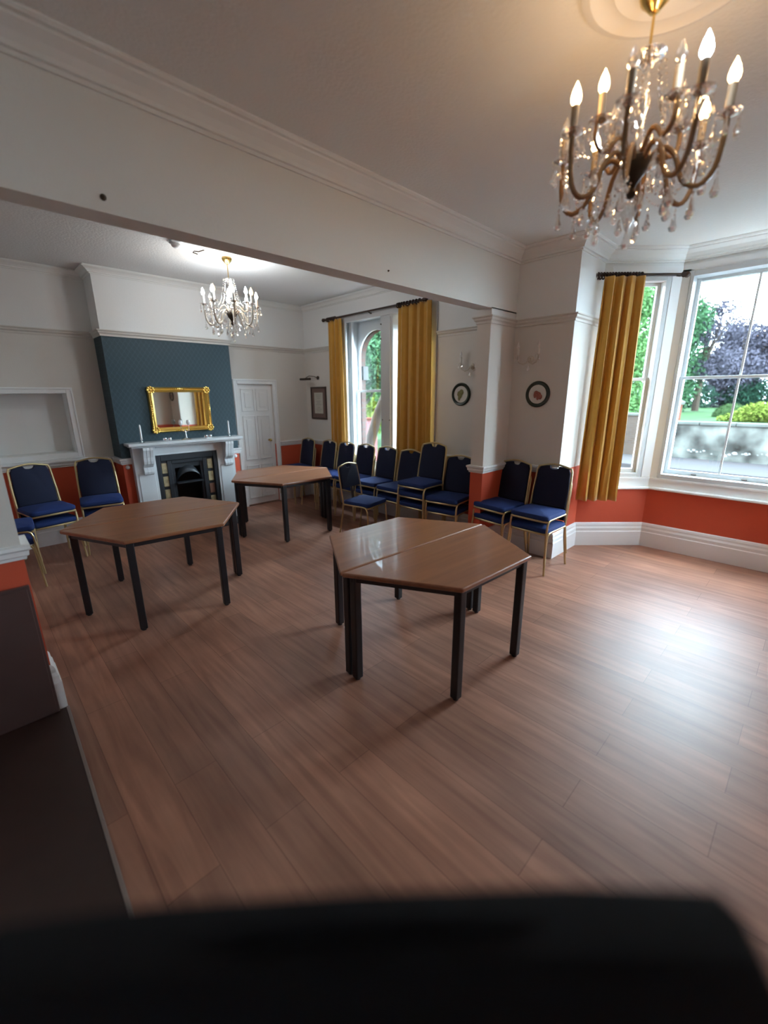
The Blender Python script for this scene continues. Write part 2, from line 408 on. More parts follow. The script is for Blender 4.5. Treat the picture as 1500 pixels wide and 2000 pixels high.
# far wall with alcove and doorway
AX0, AX1, AZ0, AZ1 = -.22, .932, 1.058, 1.735
DX0, DX1, DZ = 3.015, 3.60, 1.865
w = MB()
w.box(XL2-.3, AX0, YF, YF+.3, 0, ZC); w.box(AX0, AX1, YF, YF+.3, 0, AZ0); w.box(AX0, AX1, YF, YF+.3, AZ1, ZC); w.box(AX1, DX0, YF, YF+.3, 0, ZC)
w.box(DX0, DX1, YF, YF+.3, DZ, ZC); w.box(DX1, XW+TH, YF, YF+.3, 0, ZC); w.box(DX0, DX1, YF+.2, YF+.3, 0, DZ)
struct(w, 'wall_north', M['wall'])
w = MB().box(AX0-.02, AX1+.02, YF+.24, YF+.3, AZ0-.02, AZ1+.02); w.box(AX0-.004, AX0+.004, YF+.01, YF+.25, AZ0, AZ1); w.box(AX1-.004, AX1+.004, YF+.01, YF+.25, AZ0, AZ1)
w.box(AX0, AX1, YF+.01, YF+.25, AZ1-.004, AZ1+.004); w.box(AX0, AX1, YF+.01, YF+.25, AZ0-.004, AZ0+.004)
for x in (.12, .52): w.box(x, x+.006, YF+.236, YF+.242, AZ0, AZ1)
struct(w, 'wall_alcove', M['plaster'], 'shallow white recess in the far wall')
# chimney breast with fire opening
w = MB().box(CX0, 1.72, YC, YF+.01, 0, ZC); w.box(2.36, CX1, YC, YF+.01, 0, ZC); w.box(1.72, 2.36, YC, YF+.01, .95, ZC)
struct(w, 'wall_chimney', M['chimney'], 'chimney breast papered dark teal above orange dado')
struct(MB().box(XL2-.3, XL2, NIBY2-.05, YF+.3, 0, ZC), 'wall_west', M['wall'])
w = MB().box(XL-.3, NIBX, NIBY, NIBY2, 0, ZC); struct(w, 'wall_nib', M['wall'], 'end of the dividing wall beside the wide opening')
struct(MB().box(XL-.3, XL, YS-.3, NIBY+.05, 0, ZC), 'wall_west', M['wall'])
struct(wall_seg(MB(), (XL-.3, YS), (XW+.1, YS), 0, ZC, [(.8, 1.15, 1.15, 2.15)], .3), 'wall_south', M['wall'])  # opening cut for the added fill window
w = MB().box(XL-.1, XW+.02, YB, YB2, ZB, ZC+.02).box(XL-.1, NIBX, YB2, NIBY+.02, ZB, ZC+.02); struct(w, 'wall_beam', M['beam'], 'deep plastered downstand beam across the wide opening')

# mouldings
DADO = [(0, .90), (.012, .90), (.014, .915), (.024, .922), (.026, .945), (.034, .955), (.034, .972), (0, .976)]
RAIL = [(0, 2.352), (.010, 2.352), (.012, 2.372), (.026, 2.385), (.030, 2.402), (.040, 2.408), (.040, 2.418), (0, 2.422)]
SKIRT = [(0, 0), (.030, 0), (.030, .165), (.024, .175), (.024, .205), (.016, .225), (.016, .245), (.010, .262), (0, .271)]
def cornice(zb, out=.125, top=ZC):
    h = top-zb; return [(0, zb), (.014, zb), (.014, zb+h*.14), (.030, zb+h*.16), (.034, zb+h*.30), (.052, zb+h*.52), (.085, zb+h*.74), (.088, zb+h*.82), (out*.92, zb+h*.84), (out, zb+h*.93), (out, top), (0, top)]
def run(name, path, prof, m, label=None): return struct(MB().sweep(path, prof), name, m, label)
run('trim_1', [(XW, YE2), (XA, YE2)], [(d, z-.0) for d, z in RAIL], M['cream'])
run('trim_2', [(XA+.06, YE-.055), (XA, YE), (XW, YE), (XW, YB), (XP, YB), (XP, YB2), (XW, YB2), (XW, 3.40)], RAIL, M['cream'], 'cream picture rail')
run('trim_3', [(XW, 5.22), (XW, YF), (CX1, YF), (CX1, YC), (CX0, YC), (CX0, YF), (XL2, YF), (XL2, NIBY2)], RAIL, M['cream'], 'cream picture rail')
run('trim_4', [(XW, YE), (XW, YB), (XP, YB), (XP, YB2), (XW, YB2), (XW, 3.40)], DADO, M['gloss'], 'white dado rail')
run('trim_5', [(XW, 5.22), (XW, YF), (DX1+.075, YF)], DADO, M['gloss'], 'white dado rail')
run('trim_6', [(2.955, YF), (CX1, YF), (CX1, YC), (2.66, YC)], DADO, M['gloss'])
run('trim_7', [(1.41, YC), (CX0, YC), (CX0, YF), (XL2, YF), (XL2, NIBY2), (NIBX, NIBY2), (NIBX, NIBY), (XL, NIBY)], DADO, M['gloss'], 'white dado rail')
run('baseboard_bay', [(XW, YS), (XW, YE2), (XA, YE2), (XB, YE2+.542), (XB, YE-.542), (XA, YE), (XW, YE), (XW, YB), (XP, YB), (XP, YB2), (XW, YB2), (XW, YF), (DX1+.075, YF)], SKIRT, M['gloss'], 'tall white moulded skirting board')
run('baseboard_chimney', [(2.955, YF), (CX1, YF), (CX1, YC), (2.66, YC)], SKIRT, M['gloss'])
run('baseboard_north', [(1.41, YC), (CX0, YC), (CX0, YF), (XL2, YF), (XL2, NIBY2), (NIBX, NIBY2), (NIBX, NIBY), (XL, NIBY)], SKIRT, M['gloss'], 'tall white moulded skirting board')
run('trim_8', [(XL, YS), (XW, YS), (XW, YE2), (XA, YE2), (XB, YE2+.542), (XB, YE-.542), (XA, YE), (XW, YE), (XW, YB), (XL, YB)], cornice(2.93, .115), M['cornice'], 'moulded plaster cornice of the near room')
run('trim_9', [(XW, YB2), (XW, YF), (CX1, YF), (CX1, YC), (CX0, YC), (CX0, YF), (XL2, YF), (XL2, YB2)], cornice(2.975, .075), M['cornice'], 'plaster cornice of the far room')
# alcove architrave
al = MB(); P4 = Matrix.Translation((0, YF, 0))
def frame_rect(mb, x0, x1, z0, z1, wd, d, plane='Y', at=0, sgn=-1):
    for (a, b, c, e) in ((x0-wd, x0, z0-wd, z1+wd), (x1, x1+wd, z0-wd, z1+wd), (x0, x1, z1, z1+wd), (x0, x1, z0-wd, z0)):
        lo, hi = sorted((at, at+sgn*d))
        if plane == 'Y': mb.box(a, b, lo, hi, c, e)
        else: mb.box(lo, hi, a, b, c, e)
    return mb
frame_rect(al, AX0, AX1, AZ0, AZ1, .065, .02, at=YF); frame_rect(al, AX0-.045, AX1+.045, AZ0-.045, AZ1+.045, .018, .032, at=YF)
al.box(AX0-.09, AX1+.09, YF-.05, YF, AZ0-.095, AZ0-.065)
struct(al, 'trim_10', M['gloss'], 'white moulded frame round the recess', bevel=.004)

# ------------------------------------------------------------------ doors and windows
dr = empty('door_1', (0, 0, 0), kind='structure', label='white panelled door with small metal knob beside the chimney breast')
f = MB(); frame_rect(f, DX0, DX1, .0, DZ, .07, .022, at=YF); frame_rect(f, DX0-.045, DX1+.045, 0, DZ+.045, .02, .034, at=YF)
f.v = [Vector((v.x, v.y, max(v.z, 0))) for v in f.v]; f.box(DX0-.08, DX0+.005, YF-.045, YF, 0, .28); f.box(DX1-.005, DX1+.08, YF-.045, YF, 0, .28)
f.build('door_frame', M['gloss'], dr, bevel=.004)
f = MB().box(DX0, DX1, YF+.03, YF+.07, .005, DZ)
for (x0, x1) in ((DX0+.08, (DX0+DX1)/2-.03), ((DX0+DX1)/2+.03, DX1-.08)):
    for (z0, z1) in ((.12, .62), (.74, 1.38), (1.48, 1.78)):
        frame_rect(f, x0, x1, z0, z1, .016, .012, at=YF+.03); f.box(x0+.04, x1-.04, YF+.022, YF+.03, z0+.04, z1-.04)
f.build('door_panel', M['gloss'], dr, bevel=.004)
MB().lathe([(.0, 0), (.018, .0), (.018, .006), (.008, .01), (.008, .03), (.022, .035), (.026, .05), (.018, .062), (0, .064)], 16,
           M4=Matrix.Translation((3.50, YF+.03, 1.01)) @ Matrix.Rotation(PI/2, 4, 'X')).build('door_knob', M['brass'], dr, smooth=True)

def sash_window(name, A, B, z0, z1, zm, bars, label, depth=.10, lifts=()):
    """sash window in a wall run A-B (interior left); t from A"""
    A = Vector(A); B = Vector(B); L = (B-A).length; d = (B-A)/L
    root = empty(name, (A.x, A.y, 0), math.atan2(d.y, d.x), kind='structure', label=label)
    def bx(n, specs, m=M['gloss_dim'], bev=.003):
        mb = MB()
        for s in specs: mb.box(*s)
        return mb.build(n, m, root, bevel=bev)
    c = .035
    bx('window_frame', [(-.03, 0, -.345 if L > .6 else -.095, .022, z0-.06, z1+.05), (L, L+.03, -.345 if L > .6 else -.095, .022, z0-.06, z1+.05), (0, L, -.345 if L > .6 else -.095, .022, z1, z1+.05), (0, L, -.345 if L > .6 else -.095, .022, z0-.06, z0),
                        (-.055, -.03, -.02, .012, z0-.1, z1+.075), (L+.03, L+.055, -.02, .012, z0-.1, z1+.075), (-.03, L+.03, -.02, .012, z1+.05, z1+.075)])
    for nm, za, zb, y in (('upper_sash', zm-.012, z1, -depth-.03), ('lower_sash', z0, zm+.016, -depth+.01)):
        b0 = .028 if nm == 'upper_sash' else .045
        sp = [(0, c, y-.03, y, za, zb), (L-c, L, y-.03, y, za, zb), (c, L-c, y-.03, y, zb-.028, zb), (c, L-c, y-.03, y, za, za+b0)]
        so = bx(nm, sp)
        for t in bars:
            mb = MB().box(t-.009, t+.009, y-.024, y-.004, za+.01, zb-.01); mb.build('glazing_bar', M['gloss_dim'], so)
        MB().box(c*.6, L-c*.6, y-.016, y-.012, za+.02, zb-.01).build('glass_pane', M['glass'], so)
        if nm == 'lower_sash':
            for t in lifts:
                MB().tube([(t-.02, y, z0+.012), (t-.012, y+.018, z0+.012), (t+.012, y+.018, z0+.012), (t+.02, y, z0+.012)], .005, 6).build('sash_lift', M['darkmetal'], so)
    return root
yb0, yb1 = YE-.542, YE2+.542
sash_window('window_1', (XB, .168), (XB, 1.144), .845, 2.79, 1.845, [.488], 'tall sash window at the front of the bay', lifts=(.70, .28))
dv = Vector((XA-XB, YE-yb0)).normalized(); C0 = Vector((XB, yb0))
sash_window('window_2', C0+dv*(.768-.612), C0+dv*(.768-.20), .845, 2.765, 1.838, [], 'narrow sash window in the slanted side of the bay beside the mustard curtain', depth=.032)
dv2 = Vector((XB-XA, yb1-YE2)).normalized(); C1 = Vector((XA, YE2))
sash_window('window_3', C1+dv2*.20, C1+dv2*.612, .845, 2.765, 1.838, [], 'narrow sash window in the other slanted side of the bay', depth=.032)
sash_window('fill_window', (XL+.53, YS), (XL+.82, YS), 1.21, 2.10, 1.65, [], 'small sash window added on the unseen side of the near room for fill daylight')  # added out of view to brighten the beam with extra daylight
# bay casing: aprons, board sill, corner posts
w = MB()
pth = [(XA, YE2), (XB, yb1), (XB, yb0), (XA, YE)]
w.sweep(pth, [(0, .695), (.018, .695), (.018, .80), (0, .80)]); w.sweep(pth, [(0, .668), (.055, .668), (.062, .675), (.062, .69), (.055, .697), (0, .697)])
w.sweep(pth, [(0, .78), (.030, .78), (.030, .80), (0, .80)])
struct(w, 'trim_11', M['gloss'], 'white window board and apron round the bay')
w = MB(); w.sweep([(XB, yb1+.08), (XB, yb1+.001)], [(0, .70), (.02, .70), (.02, 2.86), (0, 2.86)])
w.sweep([(XB, yb0-.0), (XB, yb0-.075)][::-1], [(0, .70), (.016, .70), (.016, 2.86), (0, 2.86)])
w.sweep([tuple(C0+dv*.002), tuple(C0+dv*.10)], [(0, .70), (.016, .70), (.016, 2.86), (0, 2.86)])
w.sweep([(XB, yb1), (XB, yb0), tuple(C0+dv*.69)], [(0, 2.84), (.016, 2.84), (.016, 2.90), (0, 2.90)])
struct(w, 'trim_12', M['gloss'])

# far window: two arched lights with a deep middle pier
def arch_panel(mb, y0, y1, z0, z1, yc, r, zs, zb, x0, x1, n=14):
    """panel in the YZ plane with an arched hole"""
    inner = [(yc-r, zb), (yc-r, (zb+zs)/2), (yc-r, zs)]+[(yc-r*math.cos(PI*k/n), zs+r*math.sin(PI*k/n)) for k in range(1, n)]+[(yc+r, zs), (yc+r, (zb+zs)/2), (yc+r, zb)]
    outer = [(y0, z0), (y0, (zb+zs)/2), (y0, zs)]
    for k in range(1, n):
        a = PI*k/n; dy, dz = -math.cos(a), math.sin(a)
        t = min([(y0-yc)/dy if dy < -1e-6 else 1e9, (y1-yc)/dy if dy > 1e-6 else 1e9, (z1-zs)/dz])
        outer.append((yc+dy*t, zs+dz*t))
    outer += [(y1, zs), (y1, (zb+zs)/2), (y1, z0)]
    k = len(inner); vs = []
    for x in (x0, x1): vs += [(x, y, z) for y, z in inner]+[(x, y, z) for y, z in outer]
    fs = []
    for i in range(k-1):
        fs.append((i, i+1, k+i+1, k+i)); fs.append((2*k+i, 3*k+i, 3*k+i+1, 2*k+i+1)); fs.append((i, 2*k+i, 2*k+i+1, i+1)); fs.append((k+i, k+i+1, 3*k+i+1, 3*k+i))
    mb.add(vs, fs)
    # corner fill
    for (cy, s) in ((y0, 0), (y1, 1)):
        j = [i for i in range(3, k-3) if abs(outer[i][1]-z1) < 1e-6]
        e = outer[j[0]] if s == 0 else outer[j[-1]]
        g = [i for i in range(2, k-2) if abs(outer[i][0]-cy) < 1e-6]
        q = outer[g[-1]] if s == 0 else outer[g[0]]
        tri = [(cy, z1), e, q]; mb.add([(x, a, b) for x in (x0, x1) for a, b in tri], [(0, 1, 2), (3, 5, 4), (0, 3, 4, 1), (0, 2, 5, 3)])
    if zb > z0+.001: mb.box(x0, x1, y0, y1, z0, zb)
    return mb
wr_ = empty('window_4', (0, 0, 0), kind='structure', label='tall twin arched sash window between mustard curtains in the far room')
w = MB()
w.box(XW-.02, XW+.012, 5.10, 5.20, .60, 2.80); w.box(XW-.02, XW+.012, 3.41, 3.50, .60, 2.80); w.box(XW-.02, XW+.012, 3.50, 5.10, 2.70, 2.80)
w.box(XW, XW+.30, 5.165, 5.20, .60, 2.78); w.box(XW, XW+.30, 3.41, 3.43, .60, 2.78); w.box(XW, XW+.30, 3.41, 5.2, 2.74, 2.79)
w.box(XW+.08, XW+.12, 5.08, 5.17, .62, 2.74); w.box(XW-.06, XW+.30, 3.36, 5.25, .585, .62)
w.build('window_frame', M['gloss_dim'], wr_, bevel=.004)
w = MB().box(XW-.005, XW+.31, 4.15, 4.385, .62, 2.74); w.box(XW-.016, XW, 4.19, 4.345, .70, 2.68); w.build('window_post', M['gloss_dim'], wr_, bevel=.006)
for (ya, yb) in ((4.385, 5.165), (3.43, 4.15)):
    yc = (ya+yb)/2; r = (yb-ya)/2-.035
    w = MB(); arch_panel(w, ya, yb, 1.735, 2.74, yc, r, 2.60-r, 1.765, XW+.27, XW+.305); so = w.build('upper_sash', M['gloss_dim'], wr_, bevel=.003)
    MB().box(XW+.286, XW+.290, ya+.02, yb-.02, 1.75, 2.62).build('glass_pane', M['glass'], so)
    w = MB(); x = XW+.225
    for s in ((ya, ya+.04, .63, 1.77), (yb-.04, yb, .63, 1.77), (ya+.04, yb-.04, .63, .70), (ya+.04, yb-.04, 1.735, 1.77)): w.box(x, x+.04, *s)
    so = w.build('lower_sash', M['gloss_dim'], wr_, bevel=.003)
    MB().box(x+.018, x+.022, ya+.02, yb-.02, .66, 1.75).build('glass_pane', M['glass'], so)
for (x, y, z) in ((XW-.012, 4.36, 2.60), (XW-.012, 4.365, 2.42), (XW-.012, 4.20, 1.36), (XW-.012, 4.34, 1.36)):
    MB().lathe([(0, 0), (.008, 0), (.008, .012), (0, .014)], 10, M4=Matrix.Translation((x, y, z)) @ Matrix.Rotation(-PI/2, 4, 'Y')).build('shutter_knob', M['darkmetal'], wr_)
# brick skin outside the far window
w = MB()
for (ya, yb) in ((4.27, 5.6), (3.0, 4.27)):
    yc = 4.775 if ya > 4 else 3.79
    arch_panel(w, ya, yb, .2, 3.2, yc, .388, 2.215, .60, XW+.335, XW+.42)
struct(w, 'wall_outside', M['extbrick'])
w = MB()
for y in (5.12, 4.36): w.box(XW+.33, XW+.43, y-.01, y+.08, 1.92, 2.12)
struct(w, 'trim_13', M['whitestone'])

# ------------------------------------------------------------------ curtains and poles
def curtain(name, p0, p1, z0, z1, folds, amp, label, flare=1.0, seed=1):
    rnd = random.Random(seed); p0 = Vector(p0); p1 = Vector(p1); d = p1-p0; L = d.length; d.normalize(); nn = Vector((-d.y, d.x))
    nx, nz = folds*10, 26; mb = MB(); ph = [rnd.uniform(-.5, .5) for _ in range(folds+2)]; c = (p0+p1)/2
    for k in range(nz+1):
        g = k/nz; z = z1+(z0-z1)*g; wid = (.90+.10*min(1, g*1.3))*(1+(flare-1)*g)
        for i in range(nx+1):
            t = i/nx; a = amp*(.55+.45*g); s = 2*PI*folds*t+ph[int(t*folds)]*.5*math.sin(PI*(t*folds % 1))
            y = a*math.sin(s)+.35*a*math.sin(2.3*s+seed+1.5*g); u = (t-.5)*L*wid
            # the last layer: a hem
            q = c+d*u+nn*y; mb.v.append(Vector((q.x, q.y, z)))
    for k in range(nz):
        for i in range(nx): a = k*(nx+1)+i; mb.f.append((a, a+1, a+nx+2, a+nx+1))
    o = mb.build(name, M['curtain'], smooth=True); so = o.modifiers.new('thickness', 'SOLIDIFY'); so.thickness = .008
    return tag(o, label, 'curtain')
def pole(A, B, z, r, label, rings, brackets, wall_n):
    A = Vector(A); B = Vector(B); d = (B-A).normalized(); M4 = Matrix.Translation((A.x, A.y, z)) @ Matrix.Rotation(math.atan2(d.y, d.x), 4, 'Z'); L = (B-A).length
    root = tag(bpy.data.objects.new('curtain_pole', None), label, 'curtain pole'); COL.objects.link(root); root.matrix_world = M4
    MB().tube([(0, 0, 0), (L, 0, 0)], r, 10).build('pole', M['pole'], root, smooth=True)
    for x, s in ((0, -1), (L, 1)):
        MB().lathe([(0, 0), (r*1.5, .002), (r*1.5, .012), (r*1.0, .018), (r*1.9, .035), (r*2.0, .05), (r*1.2, .066), (0, .07)], 12,
                   M4=Matrix.Translation((x, 0, 0)) @ Matrix.Rotation(s*PI/2, 4, 'Y')).build('finial', M['pole'], root, smooth=True)
    for x in rings:
        MB().tube([(x, 2.0*r*math.cos(2*PI*k/12), -.5*r+2.0*r*math.sin(2*PI*k/12)) for k in range(13)], r*.55, 6).build('ring', M['pole'], root, smooth=True)
    for x in brackets:
        mb = MB().tube([(x, 0, -r*.6), (x, wall_n*.5, -r*1.6), (x, wall_n, -r*1.6)], r*.7, 8)
        mb.lathe([(0, 0), (r*1.9, 0), (r*1.6, .008), (0, .01)], 12, M4=Matrix.Translation((x, wall_n, -r*1.6)) @ Matrix.Rotation(PI/2 if wall_n > 0 else -PI/2, 4, 'X'))
        mb.build('bracket', M['pole'], root, smooth=True)
    return root
pole((XW-.08, 5.49), (XW-.08, 3.58), 2.775, .013, 'long dark pole above the tall far window', (.06, .09, .12, .16, .20, .24, 1.5, 1.53, 1.57, 1.61, 1.66, 1.71, 1.76, 1.81, 1.86), (.95, .03), .08)
curtain('curtain', (XW-.072, 5.44), (XW-.072, 5.10), .50, 2.755, 3, .030, 'mustard curtain on the fireplace side of the far window', 1.0, 3)
curtain('curtain', (XW-.072, 4.02), (XW-.072, 3.42), .50, 2.755, 4, .032, 'wide mustard curtain on the doorway-pier side of the far window, beside round picture', 1.0, 8)
pa = C0+dv*.02; off = Vector((-dv.y, dv.x)); off = off if off.x < 0 else -off
def bayp(s, o): q = Vector((XA, YE))-dv*s+off*o; return (q.x, q.y)
pole(bayp(-.16, .11), bayp(.70, .11), 2.80, .014, 'short dark pole over the slanted bay window', tuple(.02+.028*k for k in range(17)), (.84-.03,), -.10)
curtain('curtain', bayp(-.095, .17), bayp(.33, .17), .575, 2.775, 4, .042, 'mustard curtain hanging in the bay beside the big windows', 1.0, 5)
def bayq(s, o):
    q = Vector((XA, YE2))+dv2*s+Vector((-dv2.y, dv2.x))*o; return (q.x, q.y)
curtain('curtain', bayq(-.095, .17), bayq(.33, .17), .575, 2.775, 4, .042, 'mustard curtain on the unseen side of the bay, seen only in the mirror', 1.0, 6)

# ------------------------------------------------------------------ fireplace
fp = empty('fireplace', (0, 0, 0), label='pale marble fireplace with black cast iron insert and floral side tiles', cat='fireplace')
w = MB().box(1.345, 2.765, 5.615, YC, 1.122, 1.158); w.box(1.375, 2.735, 5.645, YC, 1.10, 1.122); w.build('mantel_shelf', M['marble'], fp, bevel=.006)
w = MB().box(1.64, 2.43, 5.735, YC, .985, 1.10); w.box(1.66, 2.41, 5.728, 5.74, 1.075, 1.09); w.box(1.655, 2.415, 5.728, 5.74, .985, 1.0); w.build('frieze', M['marble'], fp, bevel=.004)
for x0, x1 in ((1.40, 1.645), (2.425, 2.67)):
    w = MB().box(x0, x1, 5.735, YC, 0, 1.10); w.box(x0-.012, x1+.012, 5.715, YC, 0, .15); w.box(x0+.03, x1-.03, 5.728, 5.74, .20, .78)
    j = w.build('jamb', M['marble'], fp, bevel=.004)
for xc in (1.545, 2.565):
    pts = [(0, 0), (-.115, 0), (-.12, -.03), (-.105, -.07), (-.09, -.12), (-.085, -.17), (-.075, -.20), (-.05, -.225), (-.03, -.245), (-.055, -.30), (-.05, -.325), (-.02, -.335), (0, -.345)]
    w = MB(); 
    for (a, b, e) in ((-.055, -.022, 0), (-.017, .017, .008), (.022, .055, 0)):
        w.prism([(y-e if 0 else y, z) for y, z in pts], a, b, Matrix.Translation((xc, 5.735, 1.10)) @ Matrix(((0, 0, 1, 0), (1, 0, 0, 0), (0, 1, 0, 0), (0, 0, 0, 1))))
    w.prism([(y*.9, z) for y, z in pts], -.05, .05, Matrix.Translation((xc, 5.735, 1.10)) @ Matrix(((0, 0, 1, 0), (1, 0, 0, 0), (0, 1, 0, 0), (0, 0, 0, 1))))
    w.build('corbel', M['marble'], fp)
w = MB().box(1.645, 1.70, 5.745, YC, 0, .985); w.box(2.37, 2.425, 5.745, YC, 0, .985); w.box(1.70, 2.37, 5.745, YC, .905, .985)
w.box(1.775, 1.83, 5.755, YC+.02, .0, .905); w.box(2.225, 2.275, 5.755, YC+.02, 0, .905); w.box(1.83, 2.225, 5.755, YC, .86, .905)
w.box(1.70, 1.78, 5.775, YC, 0, .905); w.box(2.275, 2.37, 5.775, YC, 0, .905)
ins = w.build('iron_insert', M['iron'], fp, bevel=.006)
# arched hood
mb = MB(); n = 16; vs = []; fs = []
for j in range(6):
    g = j/5
    for k in range(n+1):
        a = PI*k/n; vs.append((2.03-(.165)*math.cos(a)*(.9+.1*g), 5.80-.085*math.sin(g*PI/2)*math.sin(a*.999+.0005)**.5, .63+(.205*math.sin(a))*(1-.25*g)-.04*g))
for j in range(5):
    for k in range(n): a = j*(n+1)+k; fs.append((a, a+1, a+n+2, a+n+1))
mb.add(vs, fs); mb.box(1.86, 2.20, 5.70, 5.80, .60, .615); mb.build('hood', M['iron'], fp, smooth=True)
mb = MB(); arcn = [(2.03-.20, 0)]; 
mb.box(1.83, 1.865, 5.77, 5.82, 0, .86); mb.box(2.195, 2.225, 5.77, 5.82, 0, .86); mb.box(1.865, 2.195, 5.78, 5.82, .80, .86); mb.build('arch_plate', M['iron'], fp)
MB().box(1.72, 2.36, YC+.22, YC+.24, 0, .95).box(1.83, 2.22, 5.70, 5.72, .06, .16).build('firebox', M['soot'], fp)
mb = MB()
for k in range(9): mb.box(1.87+k*.04, 1.882+k*.04, 5.69, 5.705, .04, .20)
mb.box(1.85, 2.21, 5.688, 5.70, .19, .205); mb.box(1.85, 2.21, 5.688, 5.70, .04, .055); mb.build('grate', M['iron'], fp)
for x0 in (1.712, 2.29):
    for k, z in enumerate((.745, .575, .405, .235)):
        MB().box(x0, x0+.068, 5.768, 5.777, z, z+.13).build('floral_tile', M['tile'] if not (x0 > 2 and k == 2) else M['tilebrown'], fp, bevel=.003)
MB().box(1.45, 2.62, 5.40, 5.74, 0, .012).build('hearth', M['iron'], fp)

# mantel things
def candlestick(x, y, label):
    r = empty('candlestick', (x, y, 1.158), label=label, cat='candlestick')
    MB().lathe([(0, 0), (.032, 0), (.034, .004), (.012, .012), (.008, .03), (.013, .04), (.015, .05), (0, .052)], 14).build('glass_holder', M['crystal'], r, smooth=True)
    MB().lathe([(0, .04), (.011, .04), (.0095, .20), (.004, .214), (0, .216)], 12).build('candle', M['candle'], r, smooth=True)
candlestick(1.51, 5.68, 'white taper candle in glass holder, on the alcove end of the mantelpiece')
candlestick(2.60, 5.68, 'white taper candle in glass holder, on the door end of the mantelpiece')
def glasspair(x, label):
    r = empty('tealight_holder', (x, 5.69, 1.158), label=label, cat='candle holder')
    for dx in (-.028, .028): MB().lathe([(0, 0), (.022, 0), (.026, .02), (.024, .038), (.02, .038), (.02, .008), (0, .008)], 12, (dx, 0, 0)).build('glass_cup', M['crystal'], r, smooth=True)
glasspair(1.80, 'small twin glass cups near the alcove end of the mantelpiece'); glasspair(2.31, 'small twin glass cups near the door end of the mantelpiece')
r = empty('glass_candelabra', (2.03, 5.69, 1.158), label='clear two-branched glass candelabra in front of the gilt mirror', cat='candelabra')
MB().lathe([(0, 0), (.06, 0), (.055, .008), (.02, .02), (.010, .04), (.014, .06), (.008, .08), (.010, .13), (0, .132)], 16).build('base', M['crystal'], r, smooth=True)
for s in (-1, 1):
    MB().tube([(0, 0, .11), (s*.02, 0, .10), (s*.043, 0, .115), (s*.048, 0, .15), (s*.048, 0, .185)], .005, 8).build('branch', M['crystal'], r, smooth=True)
    MB().lathe([(0, .18), (.012, .183), (.022, .20), (.024, .22), (.018, .242), (.014, .245), (0, .236)], 14, (s*.048, 0, 0)).build('globe', M['candle'], r, smooth=True)
# mirror
mr_ = empty('mirror', (0, 0, 0), label='wide gilt framed mirror hanging over the mantelpiece', cat='mirror')
mx0, mx1, mz0, mz1 = 1.685, 2.435, 1.255, 1.805
def rect_sweep(mb, x0, x1, z0, z1, prof, y):
    """prof (inset from outer edge, depth toward room) around a rectangle in XZ"""
    rows = []
    for (sx, sz, X, Z) in ((1, 1, x0, z0), (-1, 1, x1, z0), (-1, -1, x1, z1), (1, -1, x0, z1)):
        rows.append([(X+sx*a, y-b, Z+sz*a) for a, b in prof])
    k = len(prof); vs = [q for rr in rows for q in rr]; fs = []
    for i in range(4):
        for j in range(k): fs.append((i*k+j, i*k+(j+1) % k, ((i+1) % 4)*k+(j+1) % k, ((i+1) % 4)*k+j))
    return mb.add(vs, fs)
w = MB(); rect_sweep(w, mx0, mx1, mz0, mz1, [(0, 0), (0, .018), (.012, .036), (.024, .030), (.034, .040), (.050, .026), (.060, .016), (.064, 0)], YC-.002)
for cx in (mx0+.035, mx1-.035):
    for cz in (mz0+.035, mz1-.035):
        for k in range(9):
            a = 2*PI*k/8; rr = .035 if k < 8 else 0
            w.lathe([(0, 0), (.014, .002), (.012, .014), (0, .02)], 8, M4=Matrix.Translation((cx+rr*math.cos(a), YC-.026, cz+rr*math.sin(a))) @ Matrix.Rotation(PI/2, 4, 'X'))
for (cx, cz, hz) in (((mx0+mx1)/2, mz1-.02, 1), ((mx0+mx1)/2, mz0+.02, 1), (mx0+.02, (mz0+mz1)/2, 0), (mx1-.02, (mz0+mz1)/2, 0)):
    for k in range(-4, 5):
        s = .016-.0022*abs(k)
        w.lathe([(0, 0), (s, .002), (s*.8, .012), (0, .018)], 8, M4=Matrix.Translation((cx+(k*.024 if hz else 0), YC-.026, cz+(0 if hz else k*.024))) @ Matrix.Rotation(PI/2, 4, 'X'))
w.build('gilt_frame', M['gold'], mr_, smooth=True)
MB().box(mx0+.055, mx1-.055, YC-.014, YC-.004, mz0+.055, mz1-.055).build('mirror_glass', M['mirror'], mr_, bevel=.004)
for x, z, l in ((1.350, .866, 'round white bell knob on orange dado between alcove corner and fireplace'), (2.728, .866, 'round white bell knob on orange dado between fireplace and door')):
    tag(MB().lathe([(0, 0), (.024, 0), (.024, .008), (.018, .014), (.016, .022), (0, .026)], 16, M4=Matrix.Translation((x, YC, z)) @ Matrix.Rotation(PI/2, 4, 'X')).build('bell_knob', M['gloss'], smooth=True), l, 'bell knob')

